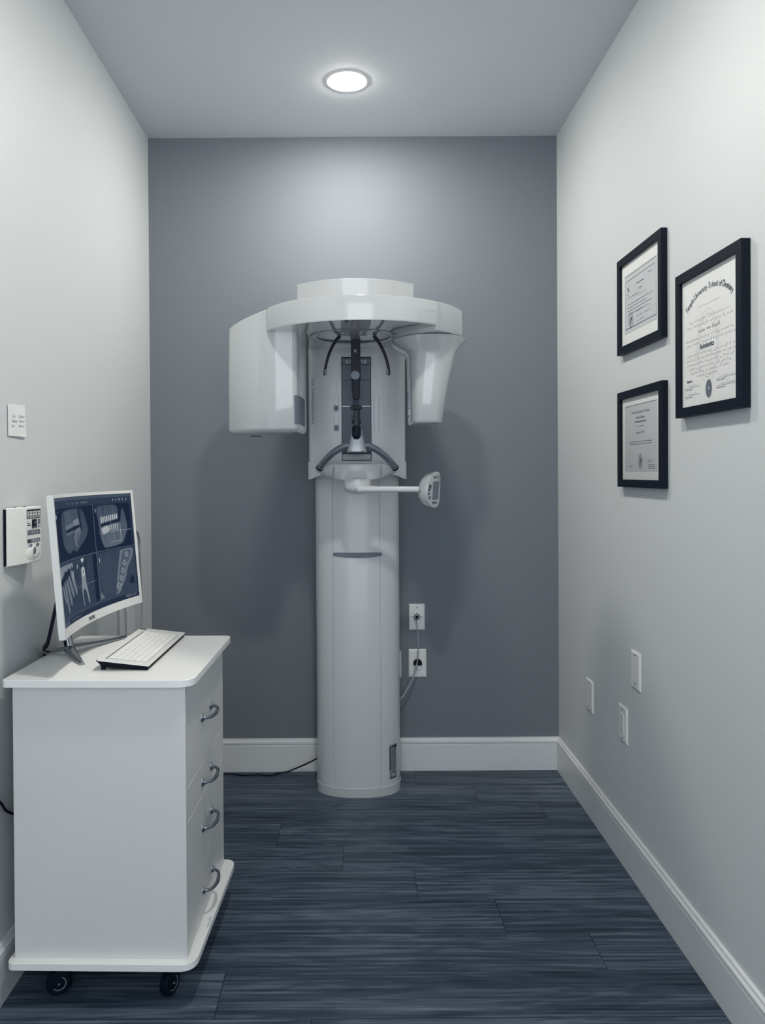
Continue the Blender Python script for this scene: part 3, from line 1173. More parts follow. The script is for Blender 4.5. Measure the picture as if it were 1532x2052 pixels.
def inpoly(pts):
    n = len(pts); r = np.zeros_like(U, bool)
    for i in range(n):
        x0, y0 = pts[i]; x1, y1 = pts[(i + 1) % n]
        if y0 == y1: continue
        c = ((V >= min(y0, y1)) & (V < max(y0, y1)))
        r ^= c & (U < x0 + (V - y0) * (x1 - x0) / (y1 - y0))
    return r


def blur(a, k):
    for _ in range(k):
        a = (a + np.roll(a, 1, 0) + np.roll(a, -1, 0) + np.roll(a, 1, 1) + np.roll(a, -1, 1)) / 5
    return a


def fill(pts, val, soft=1, mode='set', region=None):
    global img
    m = blur(inpoly(pts).astype(float), soft)
    if region is not None: m = m * region
    img = img * (1 - m) + val * m if mode == 'set' else img + val * m


def rect(u0, v0, u1, v1, val, soft=0): fill([(u0, v0), (u1, v0), (u1, v1), (u0, v1)], val, soft)


def sp(pts, n=6):
    q = [Vector((p[0], p[1], 0)) for p in pts]
    q = smooth_path(q + [q[0]], n)
    return [(p.x, p.y) for p in q[:-1]]


noise = blur(rs.rand(CH, CW), 2); noise = (noise - noise.mean()) / noise.std()
streak = rs.rand(1, CW); streak = np.repeat(streak, CH, 0)
streak = (streak + np.roll(streak, 1, 1)) / 2 - 0.5
DARK, PAN = 0.010, 0.055
# panels (0 is black, 1 is white; converted to light further down)
rect(0, 0, 1, 1, 0.075)
rect(0.008, 0.0, 0.995, 0.03, 0.20)
rect(0.008, 0.03, 0.995, 0.09, 0.10)
rect(0.01, 0.09, 0.56, 0.50, DARK)
rect(0.565, 0.09, 0.975, 0.51, DARK)
rect(0.01, 0.515, 0.56, 0.93, 0.115)
rect(0.505, 0.515, 0.56, 0.93, DARK, 1)
rect(0.565, 0.52, 0.985, 0.93, 0.135)
# upper left jaw
jaw = sp([(0.11, 0.16), (0.16, 0.11), (0.30, 0.10), (0.41, 0.115), (0.46, 0.20), (0.475, 0.30), (0.44, 0.36), (0.36, 0.42), (0.31, 0.455), (0.25, 0.435), (0.20, 0.455), (0.13, 0.40), (0.105, 0.30)])
reg = blur(inpoly(jaw).astype(float), 3)
img = img * (1 - reg) + (0.12 + 0.07 * np.clip(V / 0.45, 0, 1) + 0.012 * noise) * reg
fill([(0.165, 0.12), (0.35, 0.10), (0.37, 0.25), (0.17, 0.275)], 0.07, 2, 'add', reg)
img += 0.10 * streak * blur(inpoly([(0.165, 0.11), (0.36, 0.10), (0.385, 0.40), (0.18, 0.42)]).astype(float), 2)
fill([(0.165, 0.235), (0.36, 0.20), (0.365, 0.245), (0.17, 0.272)], 0.10, 1, 'add', reg)
fill([(0.165, 0.285), (0.37, 0.25), (0.37, 0.29), (0.175, 0.315)], 0.10, 1, 'add', reg)
fill([(0.285, 0.20), (0.365, 0.185), (0.37, 0.235), (0.29, 0.255)], 0.42, 1)
fill([(0.17, 0.268), (0.365, 0.238), (0.375, 0.262), (0.175, 0.290)], 0.02, 1)
fill([(0.285, 0.25), (0.31, 0.235), (0.315, 0.285), (0.295, 0.285)], 0.02, 1)
fill([(0.365, 0.10), (0.385, 0.10), (0.40, 0.28), (0.385, 0.30)], 0.02, 2)
for k in range(5):
    u = 0.295 + k * 0.018
    fill([(u, 0.285 - k * 0.005), (u + 0.012, 0.280 - k * 0.005), (u + 0.016, 0.40 - k * 0.02), (u + 0.010, 0.40 - k * 0.02)], 0.42, 1)
fill([(0.285, 0.33), (0.30, 0.33), (0.325, 0.415), (0.30, 0.41)], 0.36, 1)
# upper right jaw
jr = sp([(0.60, 0.13), (0.64, 0.10), (0.80, 0.10), (0.845, 0.13), (0.84, 0.22), (0.86, 0.30), (0.88, 0.18), (0.905, 0.14), (0.93, 0.25), (0.935, 0.33), (0.90, 0.42), (0.86, 0.47), (0.72, 0.485), (0.66, 0.47), (0.625, 0.36), (0.615, 0.25)], 4)
reg = blur(inpoly(jr).astype(float), 2)
img = img * (1 - reg) + 0.24 * reg
img += 0.16 * reg * (V - 0.3) * 2
img += 0.22 * streak * blur(inpoly([(0.63, 0.11), (0.84, 0.11), (0.86, 0.42), (0.65, 0.42)]).astype(float), 1)
for k in range(9):
    u = 0.645 + k * 0.0225
    fill([(u, 0.205 - k * 0.002), (u + 0.013, 0.20 - k * 0.002), (u + 0.012, 0.255 - k * 0.003), (u, 0.26 - k * 0.003)], 0.72, 1)
    fill([(u, 0.30 - k * 0.003), (u + 0.013, 0.295 - k * 0.003), (u + 0.011, 0.335), (u + 0.002, 0.335)], 0.62, 1)
fill(sp([(0.655, 0.31), (0.70, 0.285), (0.73, 0.30), (0.73, 0.34), (0.665, 0.36)]), 0.60, 2)
fill([(0.64, 0.27), (0.85, 0.235), (0.85, 0.262), (0.64, 0.292)], 0.01, 1)
rect(0.628, 0.345, 0.97, 0.350, 0.55)
rect(0.755, 0.24, 0.759, 0.43, 0.40)
rect(0.858, 0.26, 0.862, 0.44, 0.60)
rect(0.74, 0.44, 0.86, 0.445, 0.55)
# lower left roots
fill([(0.01, 0.535), (0.22, 0.53), (0.23, 0.575), (0.20, 0.56), (0.18, 0.585), (0.15, 0.56), (0.12, 0.60), (0.10, 0.57), (0.06, 0.61), (0.01, 0.64)], 0.42, 1)
fill([(0.01, 0.64), (0.06, 0.61), (0.10, 0.585), (0.20, 0.575), (0.22, 0.60), (0.12, 0.66), (0.02, 0.70)], 0.03, 1)
for (u, v, du, l, w) in ((0.03, 0.69, 0.03, 0.14, 0.020), (0.065, 0.67, 0.035, 0.25, 0.022), (0.10, 0.66, 0.045, 0.21, 0.026), (0.135, 0.64, 0.05, 0.17, 0.026), (0.175, 0.60, 0.055, 0.20, 0.030)):
    fill(sp([(u, v), (u + w, v - 0.01), (u + w + du, v + l * 0.75), (u + w * 0.8 + du, v + l), (u + w * 0.3 + du * 0.8, v + l * 0.8)], 4), 0.36, 2)
fill([(0.215, 0.60), (0.23, 0.60), (0.225, 0.70), (0.20, 0.64)], 0.50, 1)
rect(0.262, 0.52, 0.266, 0.93, 0.10, 1)
# single tooth
fill(sp([(0.335, 0.62), (0.355, 0.595), (0.385, 0.60), (0.395, 0.65), (0.395, 0.72), (0.41, 0.80), (0.425, 0.905), (0.410, 0.905), (0.395, 0.83), (0.37, 0.78), (0.345, 0.80), (0.35, 0.90), (0.342, 0.905), (0.33, 0.78), (0.335, 0.70)], 4), 0.46, 1)
fill(sp([(0.35, 0.60), (0.375, 0.60), (0.385, 0.66), (0.355, 0.67)], 4), 0.66, 1)
rect(0.362, 0.625, 0.375, 0.65, 0.22, 1)
fill([(0.345, 0.525), (0.385, 0.52), (0.38, 0.56), (0.365, 0.545), (0.355, 0.565)], 0.70, 1)
fill([(0.33, 0.55), (0.345, 0.57), (0.345, 0.60), (0.335, 0.59)], 0.02, 1)
fill([(0.39, 0.54), (0.41, 0.56), (0.41, 0.70), (0.398, 0.68)], 0.03, 2)
rect(0.27, 0.745, 0.33, 0.748, 0.36); rect(0.41, 0.745, 0.53, 0.748, 0.36)
# arch of teeth lower right
fill(sp([(0.835, 0.53), (0.965, 0.53), (0.955, 0.62), (0.905, 0.70), (0.87, 0.80), (0.81, 0.888), (0.76, 0.885), (0.775, 0.80), (0.80, 0.68)], 5), 0.36, 2)
fill(sp([(0.86, 0.545), (0.945, 0.545), (0.935, 0.61), (0.885, 0.69), (0.85, 0.79), (0.80, 0.868), (0.78, 0.86), (0.795, 0.79), (0.82, 0.68)], 5), 0.24, 2)
for (u, v) in ((0.90, 0.580), (0.870, 0.655), (0.845, 0.725), (0.822, 0.79), (0.792, 0.85)):
    fill(sp([(u - 0.022, v), (u, v - 0.028), (u + 0.022, v), (u, v + 0.028)]), 0.46, 1)
    fill(sp([(u - 0.008, v), (u, v - 0.012), (u + 0.008, v), (u, v + 0.012)]), 0.20, 1)
fill(sp([(0.585, 0.60), (0.70, 0.545), (0.79, 0.62), (0.79, 0.80), (0.74, 0.90), (0.63, 0.90), (0.59, 0.80)]), 0.015, 3, 'add')
fill([(0.57, 0.86), (0.62, 0.92), (0.57, 0.93)], 0.34, 1)
fill([(0.74, 0.93), (0.80, 0.87), (0.82, 0.90), (0.78, 0.93)], 0.34, 1)
fill([(0.91, 0.86), (0.93, 0.79), (0.96, 0.80), (0.965, 0.87)], 0.02, 1)
rect(0.575, 0.735, 0.66, 0.737, 0.26); rect(0.90, 0.74, 0.97, 0.742, 0.30)
# dividers and small furniture
rect(0.008, 0.503, 0.985, 0.509, 0.32)
rect(0.558, 0.09, 0.564, 0.93, 0.26)
rect(0.985, 0.03, 0.995, 0.95, 0.05)
for (u, v) in ((0.022, 0.13), (0.585, 0.12), (0.285, 0.56), (0.585, 0.565)):
    rect(u, v, u + 0.008, v + 0.035, 0.75, 1)
    rect(u, v - 0.022, u + 0.05, v - 0.018, 0.25, 1)
for k in range(5): rect(0.80 + k * 0.035, 0.045, 0.808 + k * 0.035, 0.064, 0.62, 1)
for (u0, u1) in ((0.22, 0.245), (0.285, 0.315), (0.34, 0.375), (0.415, 0.50)):
    q = u0
    while q < u1:
        rect(q, 0.048, q + 0.006, 0.064, 0.34, 1); q += 0.010
rect(0.012, 0.93, 0.99, 0.955, 0.14)
rect(0.0, 0.958, 1.0, 1.0, 0.05)
rect(0.01, 0.962, 0.11, 0.995, 0.20)
for k in range(6): rect(0.14 + k * 0.024, 0.967, 0.152 + k * 0.024, 0.985, 0.28, 1)
for k in range(7): rect(0.86 + k * 0.017, 0.962, 0.868 + k * 0.017, 0.985, 0.40, 1)
img = np.clip(img, 0, 1)
lo_, hi_ = np.array(lin((9, 24, 46))[:3]), np.array(lin((236, 238, 236))[:3])
img = np.clip(img + 0.006 * noise * (img > 0.05), 0, 1)
stops = np.array([0, 0.1, 0.25, 0.45, 0.7, 1.0])
cols = np.array([lin(c)[:3] for c in ((7, 20, 40), (40, 52, 68), (76, 87, 100), (124, 132, 140), (188, 192, 194), (236, 237, 234))])
pix = np.stack([np.interp(img, stops, cols[:, k]) for k in range(3)], -1)

bm = bmesh.new()
cl = bm.loops.layers.float_color.new('Col')
u0, u1, v0, v1 = b_s, 1 - b_s, b_b, 1 - b_t
grid = [[bm.verts.new(MP(u0 + (u1 - u0) * i / CW, v1 - (v1 - v0) * j / CH, 0.0010)) for i in range(CW + 1)] for j in range(CH + 1)]
for j in range(CH):
    for i in range(CW):
        f = bm.faces.new((grid[j + 1][i], grid[j + 1][i + 1], grid[j][i + 1], grid[j][i]))
        c = tuple(float(t) for t in pix[j, i]) + (1.0,)
        for l in f.loops: l[cl] = c
sm_ = bpy.data.materials.new('screen_picture')
sm_.use_nodes = True
nt = sm_.node_tree
b = nt.nodes['Principled BSDF']
at = nt.nodes.new('ShaderNodeAttribute'); at.attribute_name = 'Col'
b.inputs['Base Color'].default_value = (0.004, 0.008, 0.02, 1)
b.inputs['Roughness'].default_value = 0.5
b.inputs['Specular IOR Level'].default_value = 0.08
nt.links.new(at.outputs['Color'], b.inputs['Emission Color'])
b.inputs['Emission Strength'].default_value = 0.85
finish(obj('screen', bm, sm_, scr, recalc=False), 'lit screen with grey scans of teeth and jaws')

# stand: hub, neck and three legs
hub = PZ(132, 1297, ZT + 0.020)
bm = bmesh.new()
nk0 = Vector((hub.x + 0.01, hub.y, ZT + 0.018)); nkt = MP(0.42, 0.42, -0.030)
tube(bm, smooth_path([nk0, Vector((nk0.x - 0.012, nk0.y + 0.01, ZT + 0.09)), nkt], 6), [0.013, 0.011, 0.020], 16)
obj('stand_neck', bm, M['chrome_dark'], scr)
ft = PZ(165, 1333, ZT); rt_ = PZ(252, 1278, ZT); lf = PZ(84, 1311, ZT)
lf.x = max(lf.x, XL + 0.02)
for tip in (ft, rt_, lf):
    bm = bmesh.new()
    tip = Vector((tip.x, tip.y, ZT))
    h0 = Vector((hub.x + 0.008, hub.y, ZT + 0.021))
    secs = []
    dd = (tip - h0); dd.z = 0; L_ = dd.length; dd.normalize()
    sd = Vector((-dd.y, dd.x, 0))
    for k in range(13):
        t = k / 12
        c = h0 + dd * (L_ * t)
        zt_ = ZT + 0.020 * (1 - t) ** 1.6 + 0.0085
        zb_ = ZT + (0.012 * (1 - t) if t < 0.92 else 0.0) + (0.0005 if t < 0.92 else 0.0002)
        w_ = 0.0085 * (1 - t) + 0.0062
        secs.append([(c + sd * (w_ * s_)).to_tuple()[:2] + (z_,) for s_, z_ in ((-1, zb_), (1, zb_), (1, (zt_ + zb_) / 2), (0.35, zt_), (-0.35, zt_), (-1, (zt_ + zb_) / 2))])
    loft(bm, secs)
    obj('stand_leg', bm, M['chrome_dark'], scr, ang=30)

# ------------------------------------------------------------------ keyboard
kB = PZ(297.5, 1333, ZT + 0.014); kC = PZ(371, 1266.5, ZT + 0.014); kA = PZ(179, 1324.5, ZT + 0.030)
ky = (kC - kB); ky.z = 0; KL = ky.length; ky.normalize()
kx = Vector((-ky.y, ky.x, 0))                # from the space-bar side to the far side (towards the wall)
KW = (kA - kB).dot(kx)
slope = 0.016


def KP(a, b, h=0.0):
    """a along the length from the near end, b from the right-hand edge to the wall side, h above the top face"""
    p = kB + ky * a + kx * b
    return Vector((p.x, p.y, ZT + 0.0125 + slope * b / KW + h))


kc_ = KP(KL / 2, KW / 2)
kb = empty('computer_keyboard', (kc_.x, kc_.y, ZT), 'slim white computer keyboard with a dark underside, lying on the cabinet worktop', 'keyboard')
bm = bmesh.new()


def kslab(bm, a0, a1, b0, b1, h0, h1, mi=0):
    v = [KP(a, b, h) for h in (h0, h1) for b in (b0, b1) for a in (a0, a1)]
    v = [bm.verts.new(p) for p in v]
    for f in ((0, 2, 3, 1), (4, 5, 7, 6), (0, 1, 5, 4), (2, 6, 7, 3), (0, 4, 6, 2), (1, 3, 7, 5)):
        bm.faces.new([v[i] for i in f]).material_index = mi


kslab(bm, 0, KL, 0, KW - 0.028, -0.0022, 0.0)
kslab(bm, 0.012, KL - 0.02, KW - 0.0265, KW - 0.006, -0.0022, -0.0002)
kslab(bm, 0.0, 0.05, KW - 0.028, KW - 0.012, -0.0022, -0.0006)
kcase = obj('keyboard_top', bm, M['bezel'], kb, smooth=False, bevel=0.0006)
bm = bmesh.new()
lo_pts = [(0.002, 0.002), (KL - 0.002, 0.002), (KL - 0.002, KW - 0.008), (0.002, KW - 0.008)]
top = [KP(a, b, -0.0024) for a, b in lo_pts]
bot = [KP(a, b) for a, b in ((0.006, 0.004), (KL - 0.006, 0.004), (KL - 0.006, KW - 0.026), (0.006, KW - 0.026))]
bot = [Vector((p.x, p.y, ZT + (0.0010 if i_ < 2 else 0.0075))) for i_, p in enumerate(bot)]
loft(bm, [bot, top])
obj('keyboard_underside', bm, M['dark'], kb, smooth=False)
for a in (0.018, KL - 0.03):
    bm = bmesh.new()
    p = KP(a, KW - 0.022)
    box(bm, p.x - 0.004, p.x + 0.004, p.y - 0.006, p.y + 0.006, ZT, p.z - 0.006)
    obj('keyboard_foot', bm, M['dark'], kb, smooth=False)
bm = bmesh.new()
kslab(bm, 0.026, KL - 0.047, 0.012, KW - 0.034, 0.0, 0.0006, 0)
obj('key_bed', bm, M['keybed'], kb, smooth=False)
bm = bmesh.new()
kslab(bm, 0.020, KL - 0.05, KW - 0.0285, KW - 0.0268, 0.0, 0.0007)
obj('dark_groove', bm, M['dark'], kb, smooth=False)
rows = 6
ka0, ka1, kb0_, kb1_ = 0.027, KL - 0.048, 0.013, KW - 0.035
rh = (kb1_ - kb0_) / rows
for r in range(rows):
    if r == 0:
        ws = [1.25, 1.25, 1.25, 5.75, 1.25, 1.25, 1, 1, 1, 1]
    elif r == 1:
        ws = [2.0] + [1] * 10 + [2.0, 1, 1]
    elif r == 2:
        ws = [1.75] + [1] * 11 + [1.6, 1, 1]
    elif r == 3:
        ws = [1.5] + [1] * 12 + [1.4, 1]
    elif r == 4:
        ws = [1] * 13 + [1.9, 1]
    else:
        ws = [1] * 16
    tot = sum(ws); a = ka0
    for w_ in ws:
        L_ = (ka1 - ka0) * w_ / tot
        bm = bmesh.new()
        b0, b1 = kb0_ + rh * r, kb0_ + rh * (r + 1)
        kslab(bm, a + 0.0004, a + L_ - 0.0004, b0 + 0.0008, b1 - 0.0008, 0.0004, 0.0022)
        if w_ < 2:
            kslab(bm, a + L_ * 0.35, a + L_ * 0.50, b0 + rh * 0.50, b0 + rh * 0.68, 0.0022, 0.0023, 1)
        obj('key', bm, [M['key'], M['inkl']], kb, smooth=False)
        a += L_
# maker's mark at the far left of the case
bm = bmesh.new()
o_ = KP(KL - 0.028, KW - 0.045, 0.0004)
for k in range(3):
    pts = [(0.007 * math.cos(q_) * (1 - 0.1 * k), 0.0035 * math.sin(q_) + 0.001 * k) for q_ in [math.pi * j / 8 for j in range(9)]]
    stroke(bm, o_, ky, kx, pts, 0.0011)
obj('keyboard_mark', bm, M['inkm'], kb, smooth=False)

# ------------------------------------------------------------------ left wall
# exposure control box: shallow at the near end, deeper towards the far end
a = PX(13.5, 1019, XL + 0.009); c = PX(82, 1014, XL + 0.036)
d = PX(13.5, 1137, XL + 0.009)
zt_, zb_ = a.z, d.z
y0, y1 = a.y, c.y
hgt = zt_ - zb_


def bx(t): return XL + 0.009 + 0.027 * math.sin(min(1, t) * math.pi / 2) ** 0.95


box_e = empty('exposure_control', (XL, (y0 + y1) / 2, zb_), 'white wall-mounted exposure control with a curved cover and a printed key panel, beside the monitor', 'wall control')
bm = bmesh.new()
secs = []
for i in range(25):
    t = i / 24
    y = y0 + (y1 - y0) * t
    x = bx(t)
    zl = zb_ + 0.001 * t
    secs.append([(XL + 0.005, y, zl), (XL + 0.005, y, zt_), (x - 0.002, y, zt_), (x, y, zt_ - 0.002), (x, y, zl + 0.002), (x - 0.002, y, zl)])
loft(bm, secs)
cov = obj('cover', bm, M['bezel'], box_e, ang=30)
bm = bmesh.new()
box(bm, XL, XL + 0.007, y0 - 0.001, y1 - 0.004, zb_ + 0.002, zt_ - 0.003)  # dark colour stands for the shaded gap between cover and wall
obj('gap_shade_plate', bm, M['dark'], box_e, smooth=False)
for t in (0.30, 0.72):
    y = y0 + (y1 - y0) * t
    bm = bmesh.new()
    box(bm, XL + 0.007, XL + 0.012, y - 0.004, y + 0.004, zt_ - 0.001, zt_ + 0.0012)
    obj('top_slot', bm, M['dark'], box_e, smooth=False)
DY, DZ = Vector((0, 1, 0)), Vector((0, 0, 1))
T0, T1 = 0.475, 0.955
B0 = Vector((bx(T0), y0 + (y1 - y0) * T0, zb_)); B1 = Vector((bx(T1), y0 + (y1 - y0) * T1, zb_))
PD = (B1 - B0).normalized()
PN = PD.cross(DZ).normalized()
if PN.x < 0: PN = -PN
pw = (B1 - B0).length
po = B0 + PN * 0.0016
bm = bmesh.new()


def pr(u0, u1, v0, v1, mi, e=0.0):
    quad(bm, po + PN * e, PD, DZ, pw * u0, pw * u1, hgt * v0, hgt * v1, mi)


pts = round_poly([(0, 0.34), (0.5, 0.17), (1, 0.34), (1, 0.96), (0, 0.96)], [0.16, 0.3, 0.16, 0.01, 0.01], 8)
loft(bm, [[po + PD * (pw * u) + DZ * (hgt * v) - PN * 0.005 for u, v in pts], [po + PD * (pw * u) + DZ * (hgt * v) for u, v in pts]])
pr(0.01, 0.99, 0.79, 0.955, 1, 0.0003)
for k in range(5):
    pr(0.05 + k * 0.19, 0.19 + k * 0.19, 0.805, 0.925, 0, 0.0006)
    pr(0.09 + k * 0.19, 0.15 + k * 0.19, 0.815, 0.85, 1, 0.0009)
    pr(0.08 + k * 0.19, 0.17 + k * 0.19, 0.88, 0.90, 2, 0.0009)
pr(0.36, 0.72, 0.61, 0.775, 1, 0.0003); pr(0.42, 0.66, 0.615, 0.64, 2, 0.0006); pr(0.60, 0.62, 0.69, 0.74, 0, 0.0006)
pr(0.79, 0.97, 0.62, 0.775, 2, 0.0003); pr(0.84, 0.92, 0.64, 0.68, 0, 0.0006)
pr(0.04, 0.22, 0.705, 0.718, 1, 0.0003); pr(0.03, 0.30, 0.670, 0.684, 1, 0.0003)


def band(pl, mi, e):
    bm.faces.new([bm.verts.new(po + PN * e + PD * (pw * u) + DZ * (hgt * v)) for u, v in pl]).material_index = mi


band(round_poly([(0.05, 0.50), (0.95, 0.50), (0.95, 0.59), (0.05, 0.59)], [0, 0, 0.06, 0.06], 5), 2, 0.0003)
for k in range(3): pr(0.35 + k * 0.18, 0.39 + k * 0.18, 0.53, 0.565, 0, 0.0006)
band(round_poly([(0.08, 0.36), (0.92, 0.36), (0.96, 0.43), (0.03, 0.43)], [0.05, 0.05, 0, 0], 5), 2, 0.0003)
pr(0.06, 0.24, 0.365, 0.42, 1, 0.0006); pr(0.13, 0.16, 0.38, 0.405, 0, 0.0009)
for k in range(3): pr(0.42 + k * 0.17, 0.50 + k * 0.17, 0.385, 0.405, 0, 0.0006)
for cu_ in (0.28, 0.76):
    disc(bm, po + PN * 0.0003, PD, DZ, pw * cu_, hgt * 0.31, pw * 0.11, hgt * 0.035, 2)
finish(obj('key_panel', bm, [M['plate'], M['black'], M['slot']], box_e, smooth=False, recalc=False), 'printed key panel with dark display')
bm = bmesh.new()
sc_ = B0 + PD * (pw * 0.45) + DZ * (hgt * 0.175) - PN * 0.001
secs = []
for k in range(8):
    t = k / 7
    r1, r2 = 0.036 * (1 - t) ** 0.5 + 0.004, 0.020 * (1 - t) ** 0.5 + 0.003
    secs.append([sc_ + PN * (0.006 * t) + PD * (r1 * math.cos(q_)) + DZ * (r2 * math.sin(q_)) for q_ in [2 * math.pi * j / 28 for j in range(28)]])
loft(bm, secs)
sw = obj('exposure_hood', bm, M['bezel'], box_e, ang=60)
bm = bmesh.new()
k0 = sc_ + DZ * 0.005 + PN * 0.0035
loft(bm, [[k0 + PN * h_ + PD * (r_ * 0.8 * math.cos(q_)) + DZ * (r_ * math.sin(q_)) for q_ in [2 * math.pi * j / 28 for j in range(28)]] for r_, h_ in ((0.0150, 0.0), (0.0155, 0.003), (0.0135, 0.0045), (0.0105, 0.003))])
obj('exposure_button', bm, M['plate'], sw)
bm = bmesh.new()
disc(bm, k0 + PN * 0.0034, PD, DZ, 0, 0, 0.0068, 0.0098)
obj('button_face', bm, M['slot'], sw, smooth=False)

# paper note
bm = bmesh.new()
na = PX(16, 809, XL + 0.003); nb_ = PX(49.5, 812, XL + 0.003); nc = PX(51.5, 876, XL + 0.004); nd = PX(17, 873, XL + 0.003)
nv = [na, nb_, nc, nd]
for p in (nc,): p.x = XL + 0.006
f1 = [bm.verts.new(p) for p in nv]
f2 = [bm.verts.new(Vector(p) - Vector((0.0008, 0, 0))) for p in nv]
bm.faces.new(f1); bm.faces.new(f2[::-1])
for i in range(4): bm.faces.new((f1[i], f1[(i + 1) % 4], f2[(i + 1) % 4], f2[i]))
note = finish(obj('paper_note', bm, M['paper'], smooth=False), 'small white paper note with three typed lines stuck to the left wall', 'note')
bm = bmesh.new()
no = (na + nb_ + nc + nd) / 4 + Vector((0.0020, 0, 0))
ndy = (nb_ - na).normalized()
for k, (l, r) in enumerate((('Time', 'Channel 2'), ('Monthly', 'Order no'), ('No', 'Order no'))):
    z = 0.008 - k * 0.0125
    text(bm, l, 0.0085, no + DZ * z + ndy * -0.032, ndy, DZ, align='LEFT')
    text(bm, r, 0.0085, no + DZ * z + ndy * 0.006, ndy, DZ, align='LEFT')
obj('note_lettering', bm, M['inkd'], note, smooth=False, recalc=False)


def cord(name, pts, r, m, label, cat='cord', seg=10, n=8, parent=None):
    bm = bmesh.new()
    tube(bm, smooth_path(pts, n), r, seg)
    if parent: return finish(obj(name, bm, m, parent), label)
    return finish(obj(name, bm, m), label, cat)


cord('monitor_cable', [MP(0.92, 0.72, -0.020), PX(275, 1068, XL + 0.05), PX(280, 1120, XL + 0.03), PX(284, 1200, XL + 0.026), PX(283.5, 1262, XL + 0.026), PX(283, 1330, XL + 0.03), PX(281, 1420, XL + 0.03)],
     0.0042, M['cord'], 'grey cable hanging behind the screen', parent=scr)
cord('wall_cable', [PX(237.5, 1205, XL + 0.006), PX(238.5, 1270, XL + 0.006), PX(239, 1340, XL + 0.006)], 0.0024, M['cord'], 'thin pale cable on the left wall under the monitor, nearer the stand', 'cable')
cord('wall_cable', [PX(250.5, 1205, XL + 0.006), PX(253, 1250, XL + 0.006), PX(254, 1340, XL + 0.006)], 0.0024, M['cord'], 'thin pale cable on the left wall under the monitor, nearer the back wall', 'cable')
bm = bmesh.new()
p0, p1, p2 = MP(0.25, 0.32, -0.040), PZ(97, 1283, ZT + 0.05), PZ(88, 1303, ZT + 0.004)
for p in (p1, p2): p.x = max(p.x, XL + 0.012)
tube(bm, smooth_path([p0, p1, p2, Vector((XL + 0.012, p2.y + 0.03, ZT - 0.08))], 8), [0.0075, 0.0075], 10, flat=0.6)
finish(obj('power_cable', bm, M['cordb'], scr), 'thick black cable')
cord('black_cable', [PX(-30, 1585, XL + 0.012), PX(0, 1608, XL + 0.010), PX(12, 1624, XL + 0.010), PX(27, 1631, XL + 0.010), PX(60, 1640, XL + 0.012), PX(110, 1665, XL + 0.02)], 0.0035, M['cordb'],
     'black cable on the left wall running behind the cabinet', 'cable')

# ------------------------------------------------------------------ certificates on the right wall
DYm = Vector((0, -1, 0))


def certificate(pn, pf, ytop, ybot, thick, label, fw, mat_w, kind):
    """pn, pf: pixel x of the near edge at the wall and of the far edge of the face"""
    near = PX(pn, (ytop + ybot) / 2, XR)
    far = PX(pf, (ytop + ybot) / 2, XR - thick)
    z1_ = PX(pn, ytop, XR - thick * 0.5).z; z0_ = PX(pn, ybot, XR - thick * 0.5).z
    yn, yf = near.y, far.y
    t = empty('framed_certificate', (XR, (yn + yf) / 2, z0_), label, 'framed certificate', 'framed certificates on the right wall')
    bm = bmesh.new()
    xf = XR - thick
    for (a0, a1, b0, b1) in ((yn, yf, z1_ - fw, z1_), (yn, yf, z0_, z0_ + fw), (yn, yn + fw, z0_ + fw, z1_ - fw), (yf - fw, yf, z0_ + fw, z1_ - fw)):
        box(bm, xf, XR - 0.001, a0, a1, b0, b1)
    obj('frame', bm, M['frame'], t, smooth=False, bevel=0.0008)
    xs = XR - thick + 0.009
    org = Vector((xs, (yn + yf) / 2, (z0_ + z1_) / 2))
    hw_, hh_ = (yf - yn) / 2 - fw, (z1_ - z0_) / 2 - fw
    bm = bmesh.new()
    box(bm, xs, xs + 0.003, yn + fw - 0.002, yf - fw + 0.002, z0_ + fw - 0.002, z1_ - fw + 0.002)
    if mat_w:
        obj('mat_board', bm, M['paper'], t, smooth=False)
        bm = bmesh.new()
        box(bm, xs - 0.0006, xs, org.y - hw_ + mat_w[0], org.y + hw_ - mat_w[0], org.z - hh_ + mat_w[1], org.z + hh_ - mat_w[1])
        sh = obj('certificate_sheet', bm, M['sheet'], t, smooth=False)
        o2 = org + Vector((-0.0010, 0, 0))
        cw, chh = hw_ - mat_w[0], hh_ - mat_w[1]
    else:
        sh = obj('certificate_sheet', bm, M['paper'], t, smooth=False)
        o2 = org + Vector((-0.0004, 0, 0))
        cw, chh = hw_, hh_
    bm = bmesh.new()
    kind(bm, o2, cw, chh)
    obj('print', bm, [M['inkd'], M['inkm'], M['inkl'], M['slot'], M['paper']], sh, smooth=False, recalc=False)
    bm = bmesh.new()
    quad(bm, org + Vector((-0.004, 0, 0)), DYm, DZ, -hw_, hw_, -hh_, hh_)
    obj('glass', bm, M['glass'], t, smooth=False, recalc=False)
    return t


def seal(bm, o, cx, cy, rx, ry):
    circle_line(bm, o, DYm, DZ, cx, cy, rx, ry, 0.0016, 1)
    circle_line(bm, o, DYm, DZ, cx, cy, rx * 0.72, ry * 0.72, 0.0010, 1)
    disc(bm, o, DYm, DZ, cx - rx * 0.1, cy - ry * 0.1, rx * 0.3, ry * 0.42, 1)
    disc(bm, o, DYm, DZ, cx + rx * 0.25, cy + ry * 0.25, rx * 0.2, ry * 0.25, 0)
    for k in range(16):
        a_ = 2 * math.pi * k / 16
        disc(bm, o, DYm, DZ, cx + rx * 0.86 * math.cos(a_), cy + ry * 0.86 * math.sin(a_), rx * 0.045, ry * 0.045, 0, 8)


